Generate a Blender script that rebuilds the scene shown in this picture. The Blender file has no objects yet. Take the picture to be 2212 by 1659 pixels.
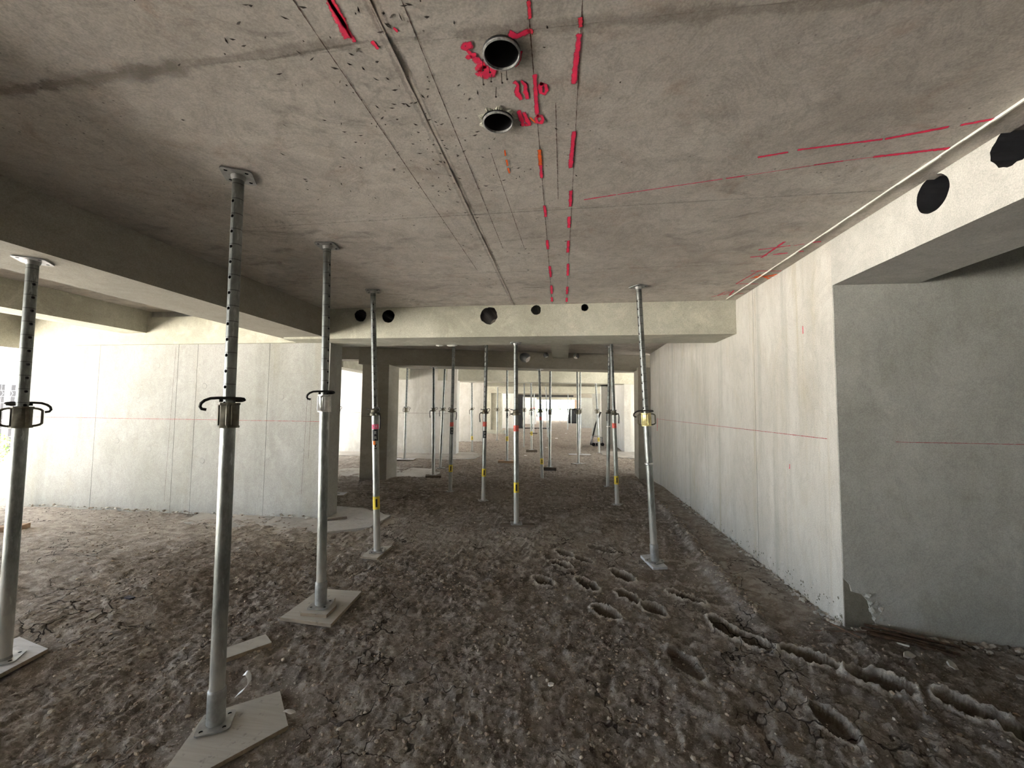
import bpy, bmesh, math, random
import numpy as np
from mathutils import Vector, Matrix

# ------------------------------------------------------------------ camera
SC = bpy.context.scene
COL = SC.collection
W, H, F = 2212.0, 1659.0, 880.0            # photograph frame and focal length in its pixels
PITCH, YAW, ROLL = math.atan(51.5 / F), math.atan(112 / F), 0.010
CZ, ZC = 1.4, 2.45                         # eye height, height of the slab above the corridor
fw = Vector((-math.sin(YAW) * math.cos(PITCH), math.cos(YAW) * math.cos(PITCH), math.sin(PITCH)))
rt0 = Vector((math.cos(YAW), math.sin(YAW), 0)); up0 = rt0.cross(fw)
rt = rt0 * math.cos(ROLL) + up0 * math.sin(ROLL)
up = -rt0 * math.sin(ROLL) + up0 * math.cos(ROLL)
cam = bpy.data.objects.new('camera', bpy.data.cameras.new('camera'))
COL.objects.link(cam)
cam.data.sensor_width = 36; cam.data.lens = F / W * 36; cam.data.clip_end = 400; cam.data.clip_start = 0.02
m = Matrix((rt, up, -fw)).transposed().to_4x4(); m.translation = (0, 0, CZ)
cam.matrix_world = m
SC.camera = cam

# ------------------------------------------------------------------ light
wd = bpy.data.worlds.new('world'); SC.world = wd; wd.use_nodes = True
bg = wd.node_tree.nodes['Background']
bg.inputs[0].default_value = (0.74, 0.87, 1.0, 1); bg.inputs[1].default_value = 4.5
sun = bpy.data.objects.new('sun', bpy.data.lights.new('sun', 'SUN')); COL.objects.link(sun)
sun.data.energy = 100; sun.data.angle = 0.01; sun.data.color = (1, 0.965, 0.92)
sun.rotation_euler = Vector((-0.10, 0.42, 1.0)).to_track_quat('Z', 'Y').to_euler()
SC.view_settings.view_transform = 'Standard'; SC.view_settings.look = 'None'
SC.view_settings.gamma = 1; SC.view_settings.use_curve_mapping = False
SC.view_settings.exposure = 1.05
SC.cycles.max_bounces = 14; SC.cycles.diffuse_bounces = 8; SC.cycles.use_denoising = True
SC.cycles.transparent_max_bounces = 12

R = random.Random(7)

# ------------------------------------------------------------------ material helpers
class NT:
    def __init__(s, name):
        s.m = bpy.data.materials.new(name); s.m.use_nodes = True
        s.t = s.m.node_tree; s.n = s.t.nodes; s.b = s.n['Principled BSDF']
        s.tc = s.n.new('ShaderNodeTexCoord')
    def L(s, a, b): s.t.links.new(a, b)
    def put(s, sock, v):
        if isinstance(v, bpy.types.NodeSocket): s.L(v, sock)
        elif isinstance(v, (tuple, list)): sock.default_value = tuple(v) + (1,) if len(v) == 3 and len(sock.default_value) == 4 else v
        else: sock.default_value = v
    def vec(s, scale=(1, 1, 1), loc=(0, 0, 0)):
        mp = s.n.new('ShaderNodeMapping'); s.L(s.tc.outputs['Object'], mp.inputs[0])
        mp.inputs['Scale'].default_value = scale; mp.inputs['Location'].default_value = loc
        return mp.outputs[0]
    def noise(s, v, scale, detail=6, rough=0.6, dist=0.0):
        n = s.n.new('ShaderNodeTexNoise'); s.L(v, n.inputs['Vector'])
        n.inputs['Scale'].default_value = scale; n.inputs['Detail'].default_value = detail
        n.inputs['Roughness'].default_value = rough; n.inputs['Distortion'].default_value = dist
        return n.outputs['Fac']
    def voro(s, v, scale, feature='F1', rnd=1.0):
        n = s.n.new('ShaderNodeTexVoronoi'); s.L(v, n.inputs['Vector']); n.feature = feature
        n.inputs['Scale'].default_value = scale; n.inputs['Randomness'].default_value = rnd
        return n.outputs['Distance']
    def rng(s, v, a, b, c=0.0, d=1.0):
        n = s.n.new('ShaderNodeMapRange'); n.interpolation_type = 'SMOOTHSTEP'
        s.L(v, n.inputs[0])
        for i, x in enumerate((a, b, c, d)): n.inputs[i + 1].default_value = x
        return n.outputs[0]
    def mix(s, f, a, b, mode='MIX'):
        n = s.n.new('ShaderNodeMix'); n.data_type = 'RGBA'; n.blend_type = mode
        s.put(n.inputs[0], f); s.put(n.inputs[6], a); s.put(n.inputs[7], b)
        return n.outputs[2]
    def math(s, op, a, b=0.0):
        n = s.n.new('ShaderNodeMath'); n.operation = op
        s.put(n.inputs[0], a); s.put(n.inputs[1], b)
        return n.outputs[0]
    def attr(s, name):
        n = s.n.new('ShaderNodeAttribute'); n.attribute_name = name
        return n.outputs['Fac']
    def bump(s, h, strength=0.3, dist=0.01):
        n = s.n.new('ShaderNodeBump'); n.inputs['Strength'].default_value = strength
        n.inputs['Distance'].default_value = dist; s.L(h, n.inputs['Height']); s.L(n.outputs[0], s.b.inputs['Normal'])
    def out(s, col, rough=0.9, metal=0.0, spec=0.25):
        s.put(s.b.inputs['Base Color'], col); s.put(s.b.inputs['Roughness'], rough)
        s.put(s.b.inputs['Metallic'], metal); s.b.inputs['Specular IOR Level'].default_value = spec
        return s.m

def concrete(name, dark, light, stain=(0.3, 0.27, 0.22), stain_amt=0.5, sc=(1, 1, 1), streak=None, pores=0.5, smear=None, bump=0.25, mott=0.28):
    k = NT(name); v = k.vec(sc); u = k.vec()
    big = k.noise(v, 1.1, 9, 0.62, 0.3)
    c = k.mix(k.rng(big, 0.3, 0.7), dark, light)
    med = k.noise(v, 5.0, 8, 0.65, 0.6)
    c = k.mix(k.math('MULTIPLY', k.rng(med, 0.52, 0.75), stain_amt), c, stain)
    pale = k.noise(k.vec(sc, (7.3, 2.1, 4.4)), 2.6, 7, 0.6, 0.8)
    c = k.mix(k.math('MULTIPLY', k.rng(pale, 0.56, 0.7), 0.45), c, tuple(min(1, x * 1.18) for x in light))
    if streak:
        s1 = k.noise(k.vec(streak), 1.0, 6, 0.6, 0.15)
        c = k.mix(k.math('MULTIPLY', k.rng(s1, 0.5, 0.72), 0.55), c, tuple(x * 0.72 for x in dark))
        s2 = k.noise(k.vec(tuple(x * 1.7 for x in streak), (3, 5, 1)), 1.0, 5, 0.6, 0.1)
        c = k.mix(k.math('MULTIPLY', k.rng(s2, 0.55, 0.72), 0.5), c, stain)
    if smear:
        s3 = k.noise(k.vec(smear, (1.7, 9.2, 0)), 1.0, 9, 0.72, 0.9)
        msk = k.noise(u, 0.9, 4, 0.5)
        c = k.mix(k.math('MULTIPLY', k.math('MULTIPLY', k.rng(s3, 0.5, 0.66), k.rng(msk, 0.42, 0.62)), 0.7), c, tuple(x * 0.55 for x in dark))
        s4 = k.noise(k.vec(tuple(x * 2.4 for x in smear), (4.7, 1.2, 0)), 1.0, 9, 0.75, 1.2)
        c = k.mix(k.math('MULTIPLY', k.rng(s4, 0.6, 0.72), 0.45), c, tuple(x * 0.5 for x in dark))
    mot = k.noise(k.vec(sc, (1.3, 8.8, 2.2)), 13, 10, 0.72, 0.4)
    c = k.mix(mott, c, k.mix(k.rng(mot, 0.34, 0.66), (0.70, 0.69, 0.67), (1.0, 1.0, 1.0)), 'MULTIPLY')
    vein = k.noise(k.vec(sc, (6.1, 0.4, 3.3)), 3.4, 10, 0.7, 1.6)
    c = k.mix(k.math('MULTIPLY', k.math('MULTIPLY', k.rng(vein, 0.47, 0.50), k.rng(vein, 0.535, 0.505)), mott * 0.45), c, tuple(x * 0.45 for x in dark))
    c = k.mix(1.0, c, (1.1, 1.1, 1.1), 'MULTIPLY')
    grain = k.noise(u, 170, 3, 0.6)
    c = k.mix(0.5, c, k.mix(k.rng(grain, 0.3, 0.7), (0.55, 0.55, 0.55), (1, 1, 1)), 'MULTIPLY')
    if pores:
        pm = k.math('MULTIPLY', k.rng(k.voro(u, 28), 0.13, 0.06), k.rng(k.noise(u, 2.2, 3), 0.5, 0.62))
        c = k.mix(k.math('MULTIPLY', pm, pores), c, tuple(x * 0.3 for x in dark))
    hgt = k.math('ADD', k.math('MULTIPLY', med, 0.6), k.math('MULTIPLY', grain, 0.12))
    k.bump(hgt, bump, 0.012)
    return k.out(c, 0.92)

M = {}
M['ceiling'] = concrete('ceiling_concrete', (0.46, 0.42, 0.375), (0.60, 0.56, 0.51), (0.42, 0.335, 0.275), 0.75, (1, 1, 1), smear=(3.2, 6.5, 1), pores=0.9, mott=0.5)
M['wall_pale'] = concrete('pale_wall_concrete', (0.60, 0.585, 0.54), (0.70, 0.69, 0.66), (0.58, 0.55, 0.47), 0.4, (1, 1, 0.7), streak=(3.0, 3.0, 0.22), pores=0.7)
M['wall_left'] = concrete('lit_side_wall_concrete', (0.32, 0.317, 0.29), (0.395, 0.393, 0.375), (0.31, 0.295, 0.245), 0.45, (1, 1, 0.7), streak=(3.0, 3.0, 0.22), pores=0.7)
M['wall_streak'] = concrete('streaked_wall_concrete', (0.46, 0.44, 0.39), (0.58, 0.565, 0.525), (0.44, 0.385, 0.275), 0.4, (1, 1, 0.4), streak=(6.0, 6.0, 0.2), pores=0.4)
M['wall_grey'] = concrete('grey_render', (0.35, 0.35, 0.315), (0.44, 0.44, 0.405), (0.30, 0.295, 0.24), 0.5, (1, 1, 0.8), pores=0.25, bump=0.12)
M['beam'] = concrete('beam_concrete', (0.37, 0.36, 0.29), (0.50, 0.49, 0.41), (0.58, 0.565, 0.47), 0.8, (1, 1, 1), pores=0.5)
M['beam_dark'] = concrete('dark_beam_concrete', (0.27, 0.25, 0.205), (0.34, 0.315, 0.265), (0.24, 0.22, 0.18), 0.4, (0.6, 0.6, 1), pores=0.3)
M['lintel'] = concrete('lintel_concrete', (0.45, 0.44, 0.405), (0.55, 0.54, 0.50), (0.40, 0.385, 0.35), 0.35, (1, 1, 1), pores=0.6, bump=0.4)
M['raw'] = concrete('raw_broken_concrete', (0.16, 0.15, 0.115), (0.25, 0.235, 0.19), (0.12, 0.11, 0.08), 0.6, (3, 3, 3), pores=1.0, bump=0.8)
M['footing'] = concrete('dusty_footing_concrete', (0.38, 0.36, 0.33), (0.52, 0.50, 0.47), (0.27, 0.23, 0.19), 0.6, (1.2, 1.2, 1), pores=0.5, bump=0.4)

def plain(name, c, rough=0.7, metal=0.0, var=0.25, scale=14, spec=0.3):
    k = NT(name)
    n = k.noise(k.vec(), scale, 6, 0.65)
    g = k.mix(k.rng(n, 0.3, 0.7), tuple(x * (1 - var) for x in c), tuple(min(1, x * (1 + var)) for x in c))
    return k.out(g, rough, metal, spec)

def tube_metal(name, c, dust=(0.46, 0.44, 0.40), rings=False):
    k = NT(name); v = k.vec((1, 1, 0.35))
    n = k.noise(v, 18, 7, 0.7)
    g = k.mix(k.rng(n, 0.3, 0.72), tuple(x * 0.62 for x in c), tuple(min(1, x * 1.3) for x in c))
    sp = k.noise(k.vec((1, 1, 0.15), (2, 3, 1)), 60, 4, 0.7)
    g = k.mix(k.math('MULTIPLY', k.rng(sp, 0.56, 0.7), 0.7), g, tuple(min(1, x * 2.0) for x in c))
    sx = k.n.new('ShaderNodeSeparateXYZ'); k.L(k.tc.outputs['Object'], sx.inputs[0])
    met = 0.85
    if rings:      # painted gauge rings next to the pin holes
        fr = k.math('FRACT', k.math('MULTIPLY', sx.outputs[2], 1 / 0.07))
        rg = k.math('MULTIPLY', k.rng(fr, 0.36, 0.38), k.rng(fr, 0.44, 0.42))
        g = k.mix(k.math('MULTIPLY', rg, 0.6), g, (0.02, 0.02, 0.02))
    else:          # mud splashed on the foot of the tube
        d = k.math('ADD', sx.outputs[2], k.math('MULTIPLY', k.noise(k.vec((1, 1, 0.4)), 9, 6, 0.7), 0.6))
        f = k.rng(d, 0.85, 0.35)
        g = k.mix(k.math('MULTIPLY', f, 0.8), g, dust)
        met = k.math('SUBTRACT', 0.85, k.math('MULTIPLY', f, 0.7))
    return k.out(g, 0.40, met, 0.4)

M['tube'] = tube_metal('galvanised_tube', (0.26, 0.27, 0.255))
M['inner'] = tube_metal('galvanised_inner_tube', (0.17, 0.178, 0.17), rings=True)
M['plate'] = plain('galvanised_plate', (0.30, 0.30, 0.29), 0.5, 0.5)
M['collar'] = plain('dark_cast_collar', (0.13, 0.12, 0.09), 0.55, 0.5, 0.4)
M['collar_zinc'] = plain('bright_zinc_collar', (0.52, 0.52, 0.50), 0.35, 0.8, 0.3)
M['collar_brass'] = plain('yellow_zinc_collar', (0.62, 0.54, 0.25), 0.4, 0.5, 0.35, 24)
M['rod'] = plain('blackened_steel_rod', (0.045, 0.042, 0.04), 0.5, 0.5)
M['yellow'] = plain('yellow_sticker', (0.62, 0.47, 0.05), 0.6, 0, 0.15)
M['red_sticker'] = plain('red_sticker', (0.55, 0.10, 0.08), 0.6, 0, 0.3, 60)
M['pink_sticker'] = plain('pink_sticker', (0.72, 0.09, 0.19), 0.6, 0, 0.2)
M['black'] = plain('black_sticker', (0.015, 0.015, 0.017), 0.5)
M['white'] = plain('white_print', (0.72, 0.72, 0.70), 0.6, 0, 0.1)
M['orange'] = plain('orange_sticker', (0.85, 0.22, 0.04), 0.6, 0, 0.1)
M['pvc'] = plain('dark_grey_pipe', (0.03, 0.03, 0.033), 0.45, 0, 0.2)
M['pvc_rim'] = plain('grey_pipe_rim', (0.30, 0.30, 0.29), 0.55, 0, 0.4, 60)
M['nail'] = plain('rusty_nail', (0.05, 0.035, 0.028), 0.6, 0.4)
M['rust'] = plain('rusty_rebar', (0.10, 0.065, 0.045), 0.8, 0.2, 0.4, 30)
M['chip'] = plain('broken_mortar', (0.48, 0.46, 0.42), 0.9, 0, 0.2)
M['white_plastic'] = plain('white_plastic', (0.80, 0.81, 0.82), 0.35, 0, 0.05)
M['dark_plastic'] = plain('dark_plastic', (0.02, 0.02, 0.022), 0.5)
M['blue_plastic'] = plain('blue_black_plastic', (0.02, 0.025, 0.05), 0.4)
M['steel'] = plain('grey_steel', (0.35, 0.35, 0.36), 0.45, 0.6)
M['fence'] = plain('pale_fence_wire', (0.22, 0.225, 0.23), 0.5, 0.1, 0.05)
M['shutter'] = plain('grey_neighbour_wall', (0.016, 0.016, 0.018), 0.8, 0, 0.1)
M['leaf'] = plain('sunlit_leaf', (0.07, 0.12, 0.025), 0.7, 0, 0.4, 30)

def wood(name, a, b, grain=(2, 30, 30)):
    k = NT(name)
    n = k.noise(k.vec(grain), 2.2, 6, 0.65, 0.4); d = k.noise(k.vec(), 26, 6, 0.7)
    c = k.mix(k.rng(n, 0.3, 0.7), a, b)
    c = k.mix(k.math('MULTIPLY', k.rng(d, 0.58, 0.7), 0.6), c, tuple(x * 0.5 for x in a))
    k.bump(n, 0.2, 0.003)
    return k.out(c, 0.85)
M['ply'] = wood('dusty_plywood', (0.37, 0.352, 0.318), (0.42, 0.402, 0.368))
M['ply_edge'] = wood('plywood_edge', (0.20, 0.16, 0.12), (0.30, 0.25, 0.19))
M['timber'] = wood('brown_timber', (0.30, 0.20, 0.13), (0.42, 0.30, 0.21))
M['timber_dark'] = wood('muddy_dark_timber', (0.10, 0.08, 0.06), (0.17, 0.14, 0.11))
M['ply_pale'] = wood('pale_faced_board', (0.44, 0.45, 0.47), (0.56, 0.57, 0.60))

def paint(name, c, thr=0.0, amax=1.0):
    k = NT(name); k.tc = k.tc
    a = k.attr('core')
    n = k.noise(k.vec(), 95, 6, 0.75); n2 = k.noise(k.vec(), 22, 5, 0.65)
    e = k.math('ADD', a, k.math('MULTIPLY', k.math('SUBTRACT', k.math('ADD', k.math('MULTIPLY', n, 0.6), k.math('MULTIPLY', n2, 0.4)), 0.5), 3.0))
    al = k.rng(e, 0.05 + thr, 0.8 + thr)
    col = k.mix(k.rng(n2, 0.3, 0.7), tuple(x * 0.78 for x in c), c)
    k.L(k.math('MULTIPLY', al, amax), k.b.inputs['Alpha'])
    return k.out(col, 0.8)
M['paint'] = paint('red_spray_paint', (1.0, 0.045, 0.14))
M['paint_worn'] = paint('worn_red_spray_paint', (0.85, 0.05, 0.10), 0.2)
M['paint_orange'] = paint('orange_spray_paint', (1.0, 0.16, 0.03), 0.05)
M['chalk'] = paint('red_chalk_line', (0.40, 0.05, 0.06), 0.12)
M['chalk_dark'] = paint('brown_pencil_line', (0.10, 0.055, 0.045), 0.12)
M['stain_line'] = paint('brown_formwork_stain', (0.27, 0.22, 0.18), 0.25, 0.24)

# ------------------------------------------------------------------ mesh helpers
class MB:
    def __init__(s): s.v = []; s.f = []; s.mi = []
    def add(s, vs, fs, mi=0):
        o = len(s.v); s.v += [tuple(p) for p in vs]; s.f += [tuple(i + o for i in f) for f in fs]; s.mi += [mi] * len(fs)
        return s
    def box(s, x0, x1, y0, y1, z0, z1, mi=0):
        return s.prism([(x0, y0), (x1, y0), (x1, y1), (x0, y1)], z0, z1, mi)
    def prism(s, poly, z0, z1, mi=0, side_mi=None):
        n = len(poly)
        area = sum(poly[i][0] * poly[(i + 1) % n][1] - poly[(i + 1) % n][0] * poly[i][1] for i in range(n))
        if area < 0: poly = poly[::-1]
        s.add([(x, y, z0) for x, y in poly] + [(x, y, z1) for x, y in poly],
              [tuple(range(n - 1, -1, -1)), tuple(range(n, 2 * n))], mi)
        o = len(s.v) - 2 * n
        for i in range(n):
            s.f.append((o + i, o + (i + 1) % n, o + n + (i + 1) % n, o + n + i)); s.mi.append(mi if side_mi is None else side_mi)
        return s
    def tube(s, path, r, n=8, closed=False, mi=0, cap=True):
        P = [Vector(p) for p in path]; N = len(P); rs = r if isinstance(r, (list, tuple)) else [r] * N
        rings = []; ref = None
        for i, p in enumerate(P):
            a = P[i - 1] if (i or closed) else P[0]; b = P[(i + 1) % N] if (i < N - 1 or closed) else P[-1]
            t = (b - a).normalized()
            if ref is None: ref = t.orthogonal().normalized()
            ref = (ref - t * ref.dot(t)).normalized(); q = t.cross(ref)
            rings.append([p + (ref * math.cos(2 * math.pi * j / n) + q * math.sin(2 * math.pi * j / n)) * rs[i] for j in range(n)])
        fs = []
        for i in range(N if closed else N - 1):
            k = (i + 1) % N
            for j in range(n): fs.append((i * n + j, i * n + (j + 1) % n, k * n + (j + 1) % n, k * n + j))
        if not closed and cap: fs += [tuple(range(n - 1, -1, -1)), tuple((N - 1) * n + j for j in range(n))]
        return s.add([v for rg in rings for v in rg], fs, mi)
    def lathe(s, prof, n=20, mi=0, c=(0, 0, 0), closed=False):
        k = len(prof)
        vs = [(c[0] + r * math.cos(2 * math.pi * j / n), c[1] + r * math.sin(2 * math.pi * j / n), c[2] + z) for r, z in prof for j in range(n)]
        fs = []
        for i in range(k if closed else k - 1):
            q = (i + 1) % k
            for j in range(n): fs.append((i * n + j, i * n + (j + 1) % n, q * n + (j + 1) % n, q * n + j))
        return s.add(vs, fs, mi)
    def mesh(s, name, mats, smooth=False):
        me = bpy.data.meshes.new(name); me.from_pydata(s.v, [], s.f)
        for mt in (mats if isinstance(mats, (list, tuple)) else [mats]): me.materials.append(mt)
        if len(me.materials) > 1: me.polygons.foreach_set('material_index', s.mi)
        bm = bmesh.new(); bm.from_mesh(me); bmesh.ops.recalc_face_normals(bm, faces=bm.faces); bm.to_mesh(me); bm.free()
        if smooth: me.shade_smooth(); me.set_sharp_from_angle(angle=math.radians(40))
        return me
    def build(s, name, mats, parent=None, smooth=False, loc=None):
        return link(name, s.mesh(name, mats, smooth), parent, loc)

def link(name, me, parent=None, loc=None):
    o = bpy.data.objects.new(name, me); COL.objects.link(o)
    if parent: o.parent = parent
    if loc is not None: o.location = loc
    return o
def tag(o, label, cat, group=None, kind=None):
    o['label'] = label; o['category'] = cat
    if group: o['group'] = group
    if kind: o['kind'] = kind
    return o
def struct(o, label, cat): return tag(o, label, cat, kind='structure')
def empty(name, loc=(0, 0, 0), rz=0.0):
    o = bpy.data.objects.new(name, None); COL.objects.link(o); o.location = loc; o.rotation_euler = (0, 0, rz); o.empty_display_size = 0.1
    return o
def bevel(o, w=0.006):
    b = o.modifiers.new('bevel', 'BEVEL'); b.width = w; b.segments = 2; b.limit_method = 'ANGLE'
    return o
def bake(o):
    dg = bpy.context.evaluated_depsgraph_get(); dg.update()
    me = bpy.data.meshes.new_from_object(o.evaluated_get(dg)); old = o.data; o.modifiers.clear(); o.data = me
    me.name = old.name
    return o
def cutter(c, axis, r, length, rough=0.0, n=28, seed=0):
    q = random.Random(seed); prof = []
    ph = [q.uniform(0, 6.28) for _ in range(6)]
    for j in range(n):
        a = 2 * math.pi * j / n
        prof.append(r * (1 + rough * (0.5 * math.sin(3 * a + ph[0]) + 0.5 * math.sin(5 * a + ph[1]) + 0.5 * math.sin(11 * a + ph[2]) + q.uniform(-0.4, 0.4))))
    ax = Vector(axis).normalized(); u = ax.orthogonal().normalized()
    if abs(ax.z) < 0.5: u = Vector((0, 0, 1)).cross(ax).normalized()
    w = ax.cross(u); c = Vector(c); mb = MB()
    vs = []
    for sgn in (-1, 1):
        for j in range(n):
            a = 2 * math.pi * j / n
            vs.append(c + ax * (sgn * length / 2) + (u * math.cos(a) + w * math.sin(a)) * prof[j])
    fs = [tuple(range(n)), tuple(range(2 * n - 1, n - 1, -1))] + [(j, n + j, n + (j + 1) % n, (j + 1) % n) for j in range(n)]
    return mb.add(vs, fs).build('cut', M['pvc'])  # walls of every cut hole take this dark grey
def cut(o, cs):
    for c in cs:
        b = o.modifiers.new('cut', 'BOOLEAN'); b.operation = 'DIFFERENCE'; b.solver = 'EXACT'; b.material_mode = 'TRANSFER'; b.object = c
    bake(o)
    for c in cs: bpy.data.objects.remove(c)
    return o

def ribbon(pts, w, T, wob=0.0, seed=0):
    """flat stroke: T maps (u, v) on the surface to a point; 'core' runs 0 at the rim to 1 along the middle"""
    q = random.Random(seed); P = [Vector(p) for p in pts]; D = [P[0]]
    for a, b in zip(P, P[1:]):
        n = max(1, int((b - a).length / max(w, 0.01)))
        D += [a.lerp(b, i / n) for i in range(1, n + 1)]
    vs = []; core = []; fs = []
    N = len(D)
    ext = (D[0] - D[1]).normalized() * w * 0.5; D = [D[0] + ext] + D + [D[-1] + (D[-1] - D[-2]).normalized() * w * 0.5]; N += 2
    for i, p in enumerate(D):
        t = (D[min(i + 1, N - 1)] - D[max(i - 1, 0)]).normalized(); nrm = Vector((-t.y, t.x))
        ww = w * (1 + q.uniform(-wob, wob)); end = i in (0, N - 1)
        for k, c in ((-1.45, -0.1), (-0.4, 1.0), (0.4, 1.0), (1.45, -0.1)):
            vs.append(T(*(p + nrm * ww * 0.5 * k))); core.append(-0.1 if end else c)
    for i in range(N - 1):
        for k in range(3): fs.append((i * 4 + k, i * 4 + k + 1, i * 4 + 5 + k, i * 4 + 4 + k))
    return vs, fs, core
def blot(name, blobs, T, mat, parent, label, seed=0):
    q = random.Random(seed); vs = []; fs = []; core = []
    for cx, cy, r_ in blobs:
        o = len(vs); n = 18; ph = q.uniform(0, 6)
        vs.append(T(cx, cy)); core.append(1.3)
        for ring, cv in ((.5, 1.0), (1.0, -.1)):
            for j in range(n):
                a = 6.2832 * j / n; k_ = ring * r_ * 1.25 * (1 + .16 * math.sin(2 * a + ph) + .1 * math.sin(5 * a + 2 * ph)); vs.append(T(cx + k_ * math.cos(a), cy + k_ * math.sin(a))); core.append(cv)
        for j in range(n):
            b = (j + 1) % n; fs += [(o, o + 1 + j, o + 1 + b), (o + 1 + j, o + 1 + n + j, o + 1 + n + b, o + 1 + b)]
    me = bpy.data.meshes.new(name); me.from_pydata(vs, [], fs); me.materials.append(mat)
    me.attributes.new('core', 'FLOAT', 'POINT').data.foreach_set('value', core)
    o = link(name, me, parent); o['label'] = label
    return o
def stroke(name, lines, w, T, mat, parent, label=None, wob=0.2, seed=0):
    mb = MB(); cores = []
    for i, ln in enumerate(lines):
        v, f, c = ribbon(ln, w, T, wob, seed * 31 + i); mb.add(v, f); cores += c
    me = bpy.data.meshes.new(name); me.from_pydata(mb.v, [], mb.f); me.materials.append(mat)
    a = me.attributes.new('core', 'FLOAT', 'POINT'); a.data.foreach_set('value', cores)
    o = link(name, me, parent)
    if label: o['label'] = label
    return o

# ------------------------------------------------------------------ ground
def hash2(ix, iy, seed):
    h = (ix.astype(np.int64) * 374761393 + iy.astype(np.int64) * 668265263 + seed * 1442695041) & 0xffffffff
    h = ((h ^ (h >> 13)) * 1274126177) & 0xffffffff
    return ((h ^ (h >> 16)) & 0xffff) / 65535.0
def perlin(x, y, seed=0):
    ix, iy = np.floor(x), np.floor(y); fx, fy = x - ix, y - iy
    ux, uy = fx * fx * fx * (fx * (fx * 6 - 15) + 10), fy * fy * fy * (fy * (fy * 6 - 15) + 10)
    def g(a, b):
        an = hash2(ix + a, iy + b, seed) * 6.28318
        return np.cos(an) * (fx - a) + np.sin(an) * (fy - b)
    return ((g(0, 0) * (1 - ux) + g(1, 0) * ux) * (1 - uy) + (g(0, 1) * (1 - ux) + g(1, 1) * ux) * uy) * 1.5
def ss(a, b, x):
    t = np.clip((x - a) / (b - a), 0, 1); return t * t * (3 - 2 * t)
PRINTS = [(0.94, 2.62, .24, -77, 1.5), (1.043, 2.49, .24, -61, 1.5), (1.26, 2.357, .24, -34, 1.5), (1.493, 2.217, .25, -27, 1.6),
          (1.77, 2.10, .22, -38, 1.4), (1.86, 2.0, .2, -70, 1.2), (1.13, 1.96, .2, -74, .9), (0.017, 3.72, .25, -57, 1), (-0.024, 3.455, .25, -50, 1.2),
          (0.384, 3.878, .25, -52, 1.1), (0.45, 3.296, .25, -60, 1.3), (0.169, 3.096, .22, -51, 1.1), (0.437, 2.949, .25, -64, 1.3), (0.268, 2.69, .22, -47, 1.2),
          (0.828, 2.982, .25, -44, 1.3), (0.57, 2.79, .2, -56, 1.0), (-0.143, 3.115, .2, -48, 1.0), (0.162, 3.597, .2, -50, .9), (0.62, 2.25, .24, -66, .6), (0.3, 3.95, .2, -55, .7)]
FLATS = [(-1.36, 1.62, .27, .034), (-1.5, 2.5, .27, .125), (-1.61, 3.46, .2, .125), (.75, 3.62, .17, .112), (-2.82, 1.77, .24, .105), (-.5, 4.49, .25, .115)]
def base_z(x, y):
    z = 0.025 + 0.085 * ss(1.3, 2.5, y)
    z = z + 0.05 * ss(-2.0, -2.9, x) * (1 - ss(3.4, 4.4, y))
    edge = 1.24 + 0.10 * ss(3.2, 5.5, y)                      # mound edge beside the right wall
    inz = ss(2.3, 2.9, y) * (1 - ss(7.4, 8.2, y))
    z = z + inz * 0.048 * np.exp(-((x - edge + 0.06) / 0.07) ** 2)
    z = z + inz * 0.02 * ss(edge - 0.02, edge + 0.2, x)
    nz = 1 - ss(2.3, 2.9, y)
    z = z + nz * (0.05 * np.exp(-((x - 1.65) / 0.35) ** 2) * ss(2.0, 2.6, y) - 0.06 * ss(1.7, 2.5, x))
    z = z - 0.05 * ss(7.0, 7.6, y) * (1 - ss(8.4, 9.0, y)) * 0.6
    return z
def rough_amt(x, y):
    edge = 1.24 + 0.10 * ss(3.2, 5.5, y)
    tr = ss(edge, edge + 0.08, x) * ss(2.5, 2.9, y) * (1 - ss(7.4, 8.2, y))
    return 1 - 0.85 * tr
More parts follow.
